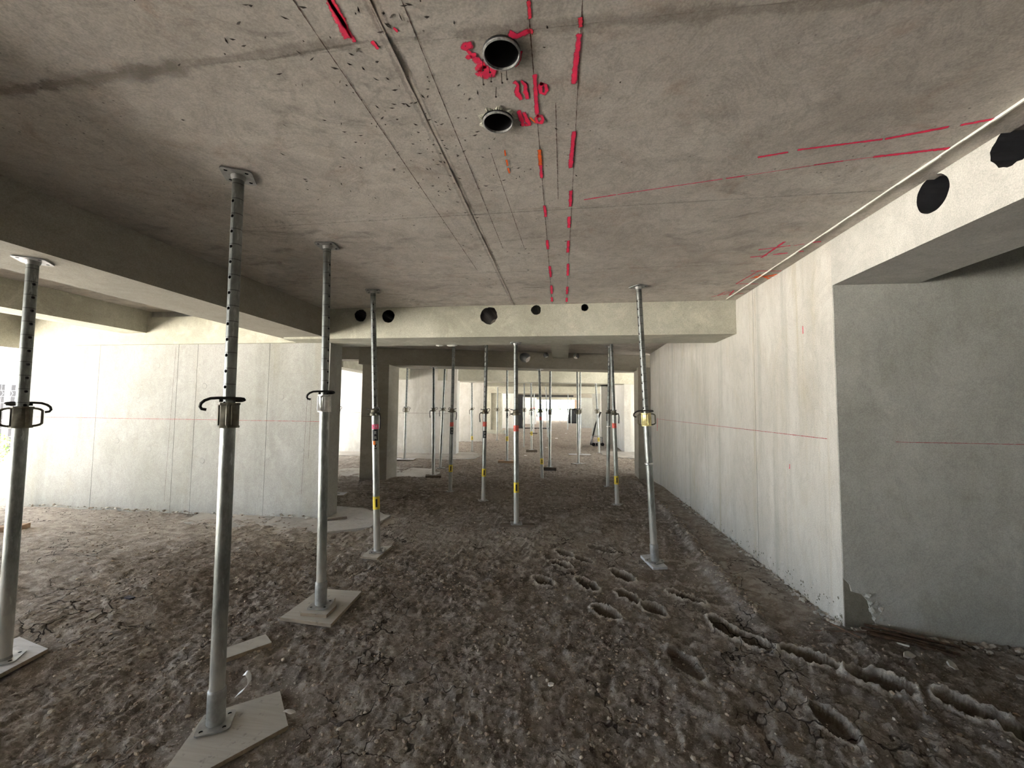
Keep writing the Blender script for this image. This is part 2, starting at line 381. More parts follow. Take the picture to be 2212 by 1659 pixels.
def ground(x, y, full=False):
    x = np.asarray(x, float); y = np.asarray(y, float)
    z = base_z(x, y); ra = rough_amt(x, y)
    wx, wy = x + 0.05 * perlin(x * 6, y * 6, 5), y + 0.05 * perlin(x * 6, y * 6, 6)
    l1 = perlin(wx * 2.0, wy * 2.0, 1) * 0.017
    l2 = perlin(wx * 6.5, wy * 6.5, 2) * 0.012
    l3 = np.abs(perlin(wx * 14, wy * 14, 3)) * 0.013 + np.abs(perlin(wx * 31, wy * 31, 13)) * 0.008
    l4 = perlin(x * 42, y * 42, 4) * 0.0055 + perlin(x * 90, y * 90, 8) * 0.0025
    clod = ss(0.22, 0.42, perlin(wx * 13 + 3, wy * 13, 9)) * 0.011 + ss(0.2, 0.35, perlin(wx * 27, wy * 27 + 5, 10)) * 0.007
    soft = 0.55 + 0.45 * ss(-0.25, 0.25, perlin(x * 0.8, y * 0.8, 11))
    z = z + ra * (l1 + (l2 + l3 + clod) * soft + l4)
    rim = np.zeros_like(z); hollow = np.zeros_like(z)
    for cx, cy, ln, an, dep in PRINTS:
        a = math.radians(an); dx, dy = x - cx, y - cy
        near = (np.abs(dx) < 0.4) & (np.abs(dy) < 0.4)
        if not near.any(): continue
        u = dx * math.cos(a) + dy * math.sin(a); v = -dx * math.sin(a) + dy * math.cos(a)
        wv = 0.050 + 0.008 * np.cos(u / ln * 9.0) + 0.007 * perlin(x * 22, y * 22, 21)
        uu = np.maximum(np.abs(u) - (ln / 2 - 0.045), 0)
        d = np.sqrt(uu * uu + v * v) / wv
        t = np.where(near, d, 9.0)
        flat_ = base_z(np.array([cx]), np.array([cy]))[0] - 0.024 * dep + 0.006 * perlin(x * 25, y * 25, 22); mk = 1 - ss(0.62, 1.0, t); z = z * (1 - mk) + flat_ * mk
        r = np.exp(-((t - 1.13) / 0.15) ** 2); z = z + 0.013 * dep * r * (0.75 + 0.4 * hash_s(x, y))
        rim = np.maximum(rim, np.exp(-((t - 1.14) / 0.13) ** 2) * min(1, dep * 0.8)); hollow = np.maximum(hollow, 1 - ss(0.85, 1.02, t))
    for fx, fy, fr, fz in FLATS:
        d = np.hypot(x - fx, y - fy); mk = 1 - ss(fr * .8, fr * 1.35, d); z = np.where(d < fr * 1.4, np.minimum(z, fz) * mk + z * (1 - mk), z)
    if full: return z, rim, hollow
    return z
def hash_s(x, y): return np.clip(perlin(x * 38, y * 38, 33) + 0.5, 0, 1)
def gz(x, y): return float(ground(np.array([x]), np.array([y]))[0])

def axis(a, b, centre, fine, grow, lo):
    out = [centre]; x = centre
    while x < b: x += max(fine, grow * (x - lo[1])) if x > lo[1] else fine; out.append(x)
    x = centre
    while x > a: x -= max(fine, grow * (lo[0] - x)) if x < lo[0] else fine; out.insert(0, x)
    return np.array(out)
xs = axis(-7.6, 6.6, 0.0, 0.0095, 0.05, (-2.9, 2.3)); ys = axis(-8.0, 46.0, 1.6, 0.0090, 0.0085, (0.9, 1.6))
gx, gy = np.meshgrid(xs, ys); z, rim, hollow = ground(gx, gy, True)
nx, ny = len(xs), len(ys)
me = bpy.data.meshes.new('floor')
me.vertices.add(nx * ny); me.vertices.foreach_set('co', np.stack([gx, gy, z], -1).ravel())
i = np.arange((ny - 1) * (nx - 1)); i = i // (nx - 1) * nx + i % (nx - 1)
q = np.stack([i, i + 1, i + nx + 1, i + nx], -1).ravel()
me.loops.add(len(q)); me.loops.foreach_set('vertex_index', q)
me.polygons.add(len(q) // 4); me.polygons.foreach_set('loop_start', np.arange(0, len(q), 4))
me.update(); me.validate(); me.shade_smooth()
def dust_light_amt(x, y):
    d = ss(-2.4, -6.4, x) * 0.75
    d = np.maximum(d, 0.8 * np.exp(-(np.maximum(np.abs(x + 3.0) - 1.0, 0) ** 2 + np.maximum(np.abs(y - 4.0) - .3, 0) ** 2) / 0.16))
    d = np.maximum(d, 0.55 * np.exp(-(((x + 0.7) / 1.3) ** 2 + ((y - 4.05) / 0.5) ** 2)))
    d = np.maximum(d, 0.85 * ss(7.3, 12, y)); d = np.maximum(d, 0.5 * (1 - rough_amt(x, y)))  # far ground also paler, the far bays' brighter light put into its colour
    return d
for nm, val in (('rim', rim), ('moist', hollow), ('dust', dust_light_amt(gx, gy))):
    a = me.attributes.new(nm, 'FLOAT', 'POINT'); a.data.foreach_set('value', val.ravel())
k = NT('trodden_earth'); u = k.vec()
n1 = k.noise(u, 1.6, 8, 0.65, 0.4); n2 = k.noise(u, 14, 8, 0.7, 0.3); n3 = k.noise(u, 85, 5, 0.7)
c = k.mix(k.rng(n1, 0.32, 0.68), (0.150, 0.126, 0.106), (0.25, 0.221, 0.195))
c = k.mix(k.rng(n2, 0.46, 0.62), c, (0.36, 0.328, 0.295))
n4 = k.noise(k.vec((1, 1, 1), (5, 3, 0)), 5.5, 7, 0.7, 0.5)
c = k.mix(k.math('MULTIPLY', k.rng(n4, 0.52, 0.64), 0.7), c, (0.115, 0.09, 0.071))
c = k.mix(k.rng(n3, 0.57, 0.68), c, (0.52, 0.465, 0.41))
c = k.mix(k.rng(n3, 0.42, 0.3), c, (0.11, 0.08, 0.06))
dn = k.math('MULTIPLY', k.attr('dust'), k.rng(n2, 0.25, 0.6))  # dust, plus the painted brightness of the far bays
c = k.mix(k.math('MULTIPLY', dn, 0.9), c, (0.50, 0.455, 0.41))
c = k.mix(k.math('MULTIPLY', k.attr('rim'), k.rng(n2, 0.25, 0.5)), c, (0.64, 0.60, 0.54))
c = k.mix(k.math('MULTIPLY', k.attr('moist'), 0.75), c, (0.10, 0.078, 0.060))  # darker brown inside the footprint hollows
wv = k.n.new('ShaderNodeVectorMath'); wv.operation = 'ADD'; k.L(u, wv.inputs[0])
nt = k.n.new('ShaderNodeTexNoise'); k.L(u, nt.inputs['Vector']); nt.inputs['Scale'].default_value = 9
sc_ = k.n.new('ShaderNodeVectorMath'); sc_.operation = 'SCALE'; k.L(nt.outputs['Color'], sc_.inputs[0]); sc_.inputs['Scale'].default_value = 0.16
k.L(sc_.outputs[0], wv.inputs[1])
ed = k.voro(wv.outputs[0], 5.2, 'DISTANCE_TO_EDGE')
crack = k.math('MULTIPLY', k.rng(ed, 0.022, 0.006), k.rng(k.noise(u, 1.5, 3), 0.5, 0.6))
c = k.mix(k.math('MULTIPLY', crack, 0.85), c, (0.02, 0.014, 0.01))
k.bump(k.math('SUBTRACT', k.math('ADD', k.math('MULTIPLY', n3, 0.5), n2), k.math('MULTIPLY', crack, 0.8)), 0.9, 0.02)
M['earth'] = k.out(c, 0.95, 0, 0.15)
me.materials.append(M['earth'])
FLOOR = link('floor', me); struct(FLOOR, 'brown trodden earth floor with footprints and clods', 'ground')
g = MB().box(-60, -7.3, -60, 90, -0.3, 0.02).build('floor_outside', plain('sunlit_gravel', (0.62, 0.59, 0.54), 0.95, 0, 0.12, 3))
struct(g, 'pale sunlit ground outside the open bays', 'ground')
g = MB().box(6.6, 60, -8, 46, -0.3, 0.02).build('floor_outside', plain('gravel_right', (0.55, 0.53, 0.48), 0.95, 0, 0.15, 2))
struct(g, 'pale sunlit ground on the right of the building', 'ground')
g = MB().box(-7.3, 60, 46, 120, -0.3, 0.05).build('floor_outside', plain('sunlit_gravel_far', (0.52, 0.50, 0.42), 0.95, 0, 0.2, 1))
struct(g, 'pale sunlit ground beyond the far end', 'ground')
g = MB().box(-7.3, 60, -60, -8, -0.3, 0.02).build('floor_outside', plain('gravel_behind', (0.5, 0.48, 0.44), 0.95, 0, 0.2, 1))
struct(g, 'pale ground at the near end of the building', 'ground')

# ------------------------------------------------------------------ ceiling
ceil = MB().box(-3.12, 6.6, -8, 46, ZC + 0.006, ZC + 0.30).build('ceiling', M['ceiling'])
struct(ceil, 'cast concrete slab over the corridor with red spray marks', 'ceiling')
c2 = MB().box(-7.2, -3.12, -8, 4.6, 2.53, ZC + 0.30).build('ceiling_left', M['ceiling']); struct(c2, 'raised concrete slab beyond the long dark beam', 'ceiling')
c3 = MB().box(-7.2, -3.12, 4.6, 46, ZC + 0.006, ZC + 0.30).build('ceiling_left', M['ceiling']); struct(c3, 'concrete slab over the side bays behind the pale wall', 'ceiling')
HOLES = [(-0.185, 1.131, 0.056), (-0.241, 1.414, 0.056)]
XE = [(-2.60, -0.507), (-0.495, 1.522), (1.533, 1.66)]
YE = [-1.0, 0.06, 1.07, 2.09, 3.07, 4.08]
for xi, (xa, xb) in enumerate(XE):
    for yi in range(len(YE) - 1):
        ya, yb = YE[yi] + 0.0006, YE[yi + 1] - 0.0006
        dz = R.uniform(-0.0004, 0.0006)
        p = MB().box(xa, xb, ya, yb, ZC + dz, ZC + 0.0055).build('panel', M['ceiling'], ceil)
        hs = [h for h in HOLES if xa < h[0] < xb and ya < h[1] < yb]
        if hs: cut(p, [cutter((hx, hy, ZC), (0, 0, 1), hr + 0.001, 0.2) for hx, hy, hr in hs])
cut(ceil, [cutter((hx, hy, ZC + 0.1), (0, 0, 1), hr + 0.001, 0.5) for hx, hy, hr in HOLES])
# raised seams of grout between the slab panels
rd = MB(); n = 70
for i in range(n):
    ya, yb = -1 + 5.08 * i / n, -1 + 5.08 * (i + 1) / n
    rd.box(-0.506, -0.506 + R.uniform(.003, .006), ya, yb, ZC - R.uniform(0.0, 0.005), ZC + 0.004)
rd.box(-0.507, -0.495, -1, 4.08, ZC + 0.002, ZC + 0.0058)
rd.build('joint_seam', M['ceiling'], ceil)
rd = MB()
for i in range(44):
    ya, yb = -0.6 + 4.62 * i / 44, -0.6 + 4.62 * (i + 1) / 44
    rd.box(1.5215, 1.5265 + R.uniform(0, .003), ya, yb, ZC - R.uniform(0.006, 0.010), ZC + 0.004)
o = rd.build('edge_seam', plain('pale_plastic_edge', (0.78, 0.76, 0.70), 0.6, 0, 0.08), ceil); o['label'] = 'thin pale ridge along the slab edge'

def on_ceil(x, y, d=0.0014): return (x, y, ZC - d)
TC = lambda x, y: on_ceil(x, y)
# red centre-line dashes
def dashes(segs, w, mat='paint', d=0.0014, seed=1, label='red spray dash'):
    for i, (a, b, ww) in enumerate(segs):
        stroke('paint_mark', [[a, b]], ww or w, lambda x, y: on_ceil(x, y, d), M[mat], ceil, label, 0.12, seed * 50 + i)
dashes([((.040, 1.10), (.029, 1.27), .017), ((.036, 1.505), (.027, 1.735), .017), ((.031, 1.93), (.031, 2.08), .016), ((.026, 2.2), (.027, 2.33), .017),
        ((.027, 2.52), (.024, 2.71), .018), ((.029, 2.93), (.028, 3.19), .018), ((.028, 3.5), (.027, 3.72), .02), ((.027, 3.85), (.026, 3.99), .02)], .018)
dashes([((.042, 1.05), (.044, 1.075), .014), ((-.093, 0.99), (-.093, 1.035), .012), ((-.10, 1.07), (-.09, 1.075), .02)], .014, 'paint_worn', seed=2)
dashes([((-.094, 1.225), (-.097, 1.40), .014), ((-.101, 1.69), (-.103, 1.80), .014), ((-.102, 2.06), (-.10, 2.18), .015), ((-.106, 2.5), (-.107, 2.64), .017),
        ((-.106, 2.97), (-.105, 3.22), .018), ((-.108, 3.45), (-.112, 3.7), .02), ((-.114, 3.82), (-.117, 3.97), .02)], .015, seed=3)
dashes([((-.101, 1.60), (-.102, 1.70), .017)], .017, 'paint_orange', 0.0020, 4, 'orange spray dash')
dashes([((-.241, 1.585), (-.243, 1.62), .006), ((-.243, 1.65), (-.244, 1.69), .008), ((-.245, 1.71), (-.243, 1.745), .010)], .006, 'paint_orange', 0.0020, 5, 'orange spray dash')
dashes([((-.60, 0.90), (-.612, 1.03), .026), ((-.607, 0.9), (-.600, 1.045), .012), ((-.55, 1.055), (-.545, 1.075), .012), ((-.47, 1.02), (-.465, 1.03), .008)], .02, seed=6)
dashes([((.80, 1.747), (.90, 1.726), .012), ((.935, 1.714), (1.215, 1.680), .011), ((1.23, 1.679), (1.40, 1.632), .015), ((1.44, 1.625), (1.53, 1.602), .014)], .012, seed=7)
dashes([((.10, 2.02), (.25, 1.988), .007), ((.26, 1.986), (.712, 1.900), .005), ((.73, 1.897), (.80, 1.884), .008), ((.80, 1.884), (1.06, 1.832), .003),
        ((1.06, 1.831), (1.16, 1.813), .008), ((1.16, 1.813), (1.27, 1.797), .003), ((1.27, 1.797), (1.515, 1.769), .016)], .008, seed=8)
stroke('paint_mark', [[(1.266, 2.79), (1.425, 2.738)], [(1.271, 2.922), (1.36, 2.90)], [(1.40, 2.888), (1.474, 2.867)], [(1.36, 2.673), (1.347, 2.94)]], .013, TC, M['paint'], ceil, 'red crossed marks', .3, 9)
stroke('paint_mark', [[(1.45, 2.74), (1.50, 2.72)]], .008, TC, M['paint_worn'], ceil, 'faint red dash', .3, 10)
stroke('paint_mark', [[(1.535, 2.70), (1.575, 2.69)], [(1.535, 2.85), (1.56, 2.845)]], .016, TC, M['paint'], ceil, 'red dabs beside the slab edge', .3, 11)
stroke('paint_mark', [[(1.42, 3.545), (1.455, 3.215)], [(1.40, 3.22), (1.62, 3.24)], [(1.42, 3.54), (1.6, 3.56)]], .012, TC, M['paint_worn'], ceil, 'worn red lines', .3, 12)
stroke('paint_mark', [[(1.477, 3.40), (1.634, 3.317)], [(1.50, 3.32), (1.62, 3.42)], [(1.49, 3.36), (1.63, 3.36)]], .02, lambda x, y: on_ceil(x, y, .0020), M['paint_orange'], ceil, 'orange star mark in the slab corner', .4, 13)
stroke('paint_mark', [[(1.36, 3.93), (1.50, 3.80), (1.42, 3.78), (1.40, 3.9)], [(1.5, 3.88), (1.6, 3.84)], [(1.48, 3.74), (1.5, 3.9)]], .014, TC, M['paint_worn'], ceil, 'worn red scribble', .3, 14)
# splash beside the first sleeve and the two hand-sprayed 110 figures
stroke('paint_mark', [[(-.292, 1.098), (-.268, 1.100)], [(-.285, 1.11), (-.262, 1.15), (-.245, 1.18), (-.238, 1.20), (-.255, 1.18)]], .018, TC, M['paint'], ceil, 'red spray splash', .5, 15)
blot('paint_mark', [(-.241, 1.196, .030), (-.258, 1.175, .017), (-.283, 1.098, .017), (-.270, 1.13, .010), (-.285, 1.135, .009)], lambda x, y: on_ceil(x, y, .0020), M['paint'], ceil, 'red spray blob', 16)
stroke('paint_mark', [[(-.152, 1.075), (-.135, 1.085), (-.10, 1.072)]], .014, TC, M['paint'], ceil, 'red smear at the sleeve rim', .4, 17)
stroke('paint_mark', [[(-.128, 1.135), (-.135, 1.165), (-.15, 1.185)]], .008, TC, M['paint_worn'], ceil, 'red smear at the sleeve rim', .4, 18)
stroke('painted_number', [[(-.160, 1.245), (-.150, 1.258), (-.158, 1.285), (-.148, 1.318)], [(-.137, 1.243), (-.126, 1.26), (-.128, 1.29), (-.124, 1.318)],
                          [(-0.076, 1.261), (-0.061, 1.268), (-0.058, 1.291), (-0.066, 1.306), (-0.079, 1.298), (-0.081, 1.274), (-0.072, 1.260)]], .0145, TC, M['paint'], ceil, 'hand-sprayed red figure 110', .3, 19)
stroke('painted_number', [[(-.160, 1.375), (-.157, 1.40), (-.152, 1.450)], [(-.143, 1.385), (-.137, 1.41), (-.128, 1.450), (-.142, 1.447)],
                          [(-0.095, 1.405), (-0.081, 1.408), (-0.077, 1.425), (-0.085, 1.442), (-0.101, 1.438), (-0.103, 1.415), (-0.091, 1.404)]], .0145, TC, M['paint'], ceil, 'hand-sprayed red figure 110', .3, 20)
stroke('paint_mark', [[(-.123, 1.41), (-.108, 1.435)]], .007, lambda x, y: on_ceil(x, y, .0020), M['paint_orange'], ceil, 'orange dab', .3, 21)
# pencil and chalk set-out lines, formwork stains
for i, (a, b, w, mt) in enumerate([((-.094, .9), (-.118, 4.05), .0028, 'chalk_dark'), ((.046, .9), (.024, 4.05), .0024, 'chalk_dark'), ((-.03, 1.35), (-.03, 2.0), .003, 'chalk_dark'),
        ((-.70, .8), (-.66, 3.0), .003, 'chalk_dark'), ((-.42, .8), (-.40, 2.6), .003, 'chalk_dark'), ((-.30, 1.6), (-.26, 2.6), .0025, 'chalk_dark'),
        ((-1.9, 1.09), (-.62, 1.045), .05, 'stain_line'), ((-.9, 1.075), (-.56, 1.05), .010, 'stain_line'), ((-.30, 1.06), (1.0, 1.09), .05, 'stain_line'), ((-2.5, 1.10), (-1.2, 1.07), .07, 'stain_line'),
        ((-1.9, 2.14), (1.5, 2.085), .012, 'stain_line'), ((-2.2, 3.07), (1.5, 3.06), .012, 'stain_line'), ((-.515, .7), (-.52, 4.0), .016, 'stain_line'), ((-.48, .7), (-.485, 3.0), .010, 'stain_line')]):
    stroke('setting_out_line', [[a, b]], w, lambda x, y, i=i: on_ceil(x, y, .0008 + i * .00003), M[mt], ceil, None, 0.5, 100 + i)
fl = MB()     # torn flakes and splinters left by the formwork around the slab joint
for i in range(240):
    x, y = R.gauss(-0.55, 0.28), R.uniform(0.85, 1.9) if R.random() < .7 else R.uniform(0.85, 3.5)
    a = R.gauss(0.3, 0.9); l, w = R.uniform(.003, .013), R.uniform(.001, .0028); ca, sa = math.cos(a), math.sin(a)
    if any((x - h[0]) ** 2 + (y - h[1]) ** 2 < .005 for h in HOLES): continue
    fl.add([(x + ca * l - sa * 0, y + sa * l, ZC - .001), (x - ca * l, y - sa * l, ZC - .001), (x - sa * w, y + ca * w, ZC - .0035), (x + sa * w, y - ca * w, ZC - .0012)], [(0, 2, 1), (1, 3, 0), (0, 3, 2), (1, 2, 3)])
o = fl.build('torn_flakes', plain('dark_flake', (0.06, 0.05, 0.042), 0.9), ceil); o['kind'] = 'stuff'
for i, (x, y, l) in enumerate([(-.244, 1.149, .030), (-.231, 1.172, .02), (-.258, 1.207, .03), (-.227, 1.206, .022), (-.197, 1.206, .032), (-.180, 1.193, .028), (-.222, 1.26, .03)]):
    nb = MB().tube([(x, y, ZC + .003), (x + R.uniform(-.004, .004), y + R.uniform(-.002, .006), ZC - l)], .0011, 6)
    t = Vector(nb.v[-3]); nb.lathe([(0.0001, -.0008), (.0032, -.0008), (.0032, .0006), (.0001, .0006)], 8, 0, (t.x, t.y, ZC - l))
    nb.build('nail', M['nail'], ceil)
for i, (hx, hy, hr) in enumerate(HOLES):
    e = empty('pipe_sleeve', (hx, hy, ZC))
    s = MB().lathe([(hr, 0.24), (hr, -0.009), (hr - .004, -0.010), (hr - .005, 0.24)], 40, 0, closed=True); s.build('sleeve', M['pvc'], e, True)
    MB().lathe([(hr + .0002, -.0060), (hr + .0002, -0.0105), (hr - .0045, -0.0115), (hr - .0052, -.004)], 40).build('rim', M['pvc_rim'], e, True)
    MB().lathe([(0.0001, .235), (hr - .005, .235)], 24).build('plug', M['pvc'], e)
    tag(e, ['dark pipe sleeve in the ceiling ringed by a red spray splash', 'dark pipe sleeve in the ceiling beside hanging nails'][i], 'pipe sleeve')
g = MB()      # laitance that squeezed out round the second sleeve
for j in range(26):
    a = 2.6 + j * 0.14; g.add([(-.241 + math.cos(a + t) * r, 1.414 + math.sin(a + t) * r, ZC - h) for t, r, h in ((0, .057, .001), (.14, .057, .001), (.14, .067 + .01 * math.sin(j * 1.3), .0005), (0, .067 + .01 * math.sin((j - 1) * 1.3), .0005), (.07, .062, .006))], [(0, 1, 4), (1, 2, 4), (2, 3, 4), (3, 0, 4)])
g.build('grout_crust', M['beam'], ceil)

# ------------------------------------------------------------------ beams and walls
XR = 1.63
ZB = 2.145
def beam(name, poly, z0, z1, mat, label, cuts=()):
    o = MB().prism(poly, z0, z1).build(name, mat)
    struct(o, label, 'beam')
    if cuts: cut(o, [cutter(*c) for c in cuts])
    return o
YB = 4.08
B1 = beam('ceiling_beam', [(-2.58, YB), (XR, YB), (XR, 4.62), (-6.8, 4.62), (-6.8, 4.30), (-3.05, 4.30), (-3.05, YB)], 2.125, ZC + 0.004, M['beam'],
     'pale cross beam with five round service holes', [((-2.164, 4.35, 2.372), (0, 1, 0), .066, 0.8, .05, 28, 1), ((-1.851, 4.35, 2.358), (0, 1, 0), .069, 0.8, .03, 28, 2),
      ((-.766, 4.35, 2.344), (0, 1, 0), .089, 0.8, .05, 32, 3), ((-.281, 4.35, 2.394), (0, 1, 0), .050, 0.8, .05, 28, 4), ((.206, 4.35, 2.408), (0, 1, 0), .036, 0.8, .03, 24, 5)])
for i, (x, w) in enumerate(((-1.45, .05), (-1.29, .06))):
    me_ = bpy.data.meshes.new('mortar_lump'); bmq = bmesh.new(); bmesh.ops.create_icosphere(bmq, subdivisions=2, radius=1)
    for v in bmq.verts: v.co = Vector((v.co.x * w, v.co.y * .03, v.co.z * .016)) * R.uniform(.8, 1.2)
    bmq.to_mesh(me_); bmq.free(); me_.materials.append(M['lintel']); link('mortar_lump', me_, B1, (x, 4.60, 2.124))
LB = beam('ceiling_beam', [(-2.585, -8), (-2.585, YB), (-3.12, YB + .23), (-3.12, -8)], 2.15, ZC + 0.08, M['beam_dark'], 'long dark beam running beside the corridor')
beam('ceiling_beam', [(-5.02, -8), (-5.02, 4.35), (-5.35, 4.35), (-5.35, -8)], 2.262, 2.54, M['beam'], 'shallow beam ending in the pale side wall')
FB = beam('ceiling_beam', [(-6.95, -8), (-6.95, 4.78), (-7.2, 4.78), (-7.2, -8)], 2.10, 2.55, M['beam'], 'edge beam over the open side towards the fence')
# side wall facing along the corridor
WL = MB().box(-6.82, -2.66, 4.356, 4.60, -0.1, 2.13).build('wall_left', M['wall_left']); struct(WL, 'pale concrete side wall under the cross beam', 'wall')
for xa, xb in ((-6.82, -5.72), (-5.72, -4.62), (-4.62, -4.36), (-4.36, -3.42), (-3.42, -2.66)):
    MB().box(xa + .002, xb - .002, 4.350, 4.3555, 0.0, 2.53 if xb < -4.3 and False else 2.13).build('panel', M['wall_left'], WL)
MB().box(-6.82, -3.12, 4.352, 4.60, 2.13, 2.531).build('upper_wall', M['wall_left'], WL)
for xa, za in ((-4.9, 1.87), (-4.25, 1.62), (-4.23, .74), (-5.15, 1.5), (-5.4, .95), (-3.25, 1.5), (-2.98, .9), (-4.95, .86)):
    MB().lathe([(.0001, .0), (.020, .0), (.026, .0012), (.034, .0005), (.036, -.001)], 18).build('tie_hole_plug', M['wall_left'], WL).matrix_local = Matrix.Translation((xa, 4.3485, za)) @ Matrix.Rotation(math.pi / 2, 4, 'X')
stroke('chalk_line', [[(-6.6, 1.226), (-2.69, 1.222)]], .004, lambda x, y: (x, 4.3485, y), M['chalk'], WL, 'red level line', .3, 30)
stroke('chalk_line', [[(-4.70, .25), (-4.66, 2.1)], ], .003, lambda x, y: (x, 4.3485, y), M['chalk_dark'], WL, None, .3, 31)
stroke('chalk_line', [[(-2.95, .4), (-2.92, 1.55)], [(-2.88, .8), (-2.87, 1.5)]], .003, lambda x, y: (x, 4.3485, y), M['chalk_dark'], WL, None, .3, 32)
# right wall with its vertical board joints
WR = MB().box(XR + .006, 1.86, 2.69, 8.0, -0.1, ZC + .004).build('wall_right', M['wall_streak']); struct(WR, 'bright streaked concrete wall beside the corridor', 'wall')
ye = [2.686, 3.735, 4.99, 5.78, 6.9, 8.0]
for ya, yb in zip(ye, ye[1:]):
    MB().box(XR, XR + .0055, ya + (0.003 if ya > 2.7 else 0), yb - .003, 0.0, ZC + .003).build('panel', M['wall_streak'], WR)
TR = lambda x, y: (XR - .0015, x, y)
stroke('chalk_line', [[(2.78, 1.227), (7.4, 1.231)]], .004, TR, M['chalk'], WR, 'red level line', .3, 33)
stroke('paint_mark', [[(7.45, 1.03), (7.42, 1.24)]], .03, TR, M['paint_worn'], WR, 'faded red dash', .3, 34)
stroke('paint_mark', [[(3.22, .98), (3.215, 1.01)], [(3.0, 1.93), (3.0, 1.98)]], .008, TR, M['paint_worn'], WR, 'faded red fleck', .3, 35)
beam('lintel', [(XR, -8), (2.10, -8), (2.10, 2.6865), (XR, 2.6865)], 2.168, ZC + .004, M['lintel'], 'bright lintel beam with two round service holes',
     [((1.8, 1.987, 2.372), (1, 0, 0), .082, 0.9, .012, 40, 6), ((1.8, 1.655, 2.385), (1, 0, 0), .080, 0.9, .06, 30, 7)])
WC = MB().box(1.86, 6.5, 2.70, 2.92, -0.1, ZC + .004).box(XR + .006, 1.86, 2.692, 2.70, 2.1, 2.168).build('wall_recess', M['raw']); struct(WC, 'shaded grey rendered wall beyond the lintel', 'wall')
# render coat on the recess wall, broken away at its lower corner
pr = [(XR + .002, .42), (1.665, .385), (1.672, .348), (1.725, .335), (1.757, .30), (1.775, .23), (1.80, .16), (1.805, .0), (6.5, .0), (6.5, ZC + .003), (XR + .002, ZC + .003)]
nb = len(pr)
rc = MB().add([(x, 2.680, zz) for x, zz in pr] + [(x, 2.70, zz) for x, zz in pr], [tuple(range(nb)), tuple(range(2 * nb - 1, nb - 1, -1))] + [(j, j + nb, (j + 1) % nb + nb, (j + 1) % nb) for j in range(nb)])
o = rc.build('render_coat', M['wall_grey'], WC); o['label'] = 'smooth grey render broken away at the corner'
MB().box(XR + .004, 1.9, 2.6875, 2.705, -.1, .5).build('bare_corner', M['raw'], WC)
for i in range(16):
    x_, z_ = ((1.76 + i * .004, .335 - i * .022), (1.83 + R.gauss(0, .02), .30 - i * .014))[i % 2]
    bmq = bmesh.new(); bmesh.ops.create_icosphere(bmq, subdivisions=1, radius=R.uniform(.008, .02))
    for v in bmq.verts: v.co *= R.uniform(.7, 1.3)
    me_ = bpy.data.meshes.new('render_fragment'); bmq.to_mesh(me_); bmq.free(); me_.materials.append(M['wall_grey']); link('render_fragment', me_, WC, (x_, 2.679, z_))
stroke('chalk_line', [[(1.94, 1.222), (2.75, 1.221)]], .003, lambda x, y: (x, 2.6785, y), M['chalk'], WC, 'red level line', .3, 36)
MB().box(6.5, 6.7, -8, 8.0, -.1, 2.75).build('wall_far_right', M['wall_pale'])
struct(bpy.data.objects['wall_far_right'], 'plain concrete wall closing the right side', 'wall')
struct(MB().box(-7.2, 6.7, -6.2, -6.0, -.1, 2.75).build('wall_back', M['wall_pale']), 'plain concrete wall behind the viewer', 'wall')
# second bay: skewed beam, pillar, edge walls
def sk(x, off=0.0): return 6.80 + (x + 3.66) * 0.262 + off
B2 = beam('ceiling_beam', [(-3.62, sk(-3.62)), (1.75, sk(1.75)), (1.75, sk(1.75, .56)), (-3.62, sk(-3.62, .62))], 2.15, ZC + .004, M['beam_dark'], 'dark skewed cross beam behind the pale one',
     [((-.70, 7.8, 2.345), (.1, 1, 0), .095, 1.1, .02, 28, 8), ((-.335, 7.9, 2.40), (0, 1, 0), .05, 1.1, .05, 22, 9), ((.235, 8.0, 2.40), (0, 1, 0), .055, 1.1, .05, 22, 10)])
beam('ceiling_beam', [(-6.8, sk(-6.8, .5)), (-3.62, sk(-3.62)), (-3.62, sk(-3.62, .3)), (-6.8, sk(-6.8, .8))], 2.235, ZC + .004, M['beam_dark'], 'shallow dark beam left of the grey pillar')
beam('ceiling_beam', [(-.205, 4.6), (.08, 4.6), (.08, 8.2), (-.205, 8.1)], 2.35, ZC + .004, M['beam'], 'small pale joist between the two cross beams')
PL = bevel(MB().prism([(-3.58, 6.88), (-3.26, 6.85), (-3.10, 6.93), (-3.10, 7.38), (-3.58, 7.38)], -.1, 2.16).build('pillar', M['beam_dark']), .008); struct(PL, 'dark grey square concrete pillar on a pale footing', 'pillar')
stroke('chalk_line', [[(-3.57, 1.225), (-3.27, 1.225)]], .005, lambda x, y: (x, 6.872 - (x + 3.57) * .09, y), M['chalk_dark'], PL, None, .3, 37)
P2 = bevel(MB().box(1.405, 1.75, 8.0, 8.45, -.1, 2.2).build('pillar', M['beam_dark']), .008); struct(P2, 'narrow dark pilaster at the end of the streaked wall', 'pillar')
struct(MB().box(-7.2, -6.95, 4.78, 8.3, -.1, 2.75).build('wall_facade', M['wall_pale']), 'closed outer wall of the dark second bay', 'wall')
beam('ceiling_beam', [(-7.2, 8.3), (-6.95, 8.3), (-6.95, 46), (-7.2, 46)], 2.2, 2.75, M['beam'], 'edge beam over the open far bays')
beam('ceiling_beam', [(-4.25, 7.4), (-4.25, 10.87), (-4.6, 10.87), (-4.6, 7.4)], 2.155, ZC + .004, M['beam'], 'side beam behind the grey pillar')
struct(MB().box(-9.3, -7.2, -8, 46, 2.62, 2.75).build('ceiling_overhang', M['ceiling']), 'balcony slab projecting over the open side', 'ceiling')  # unseen slab, added to shade the ground outside and even the light
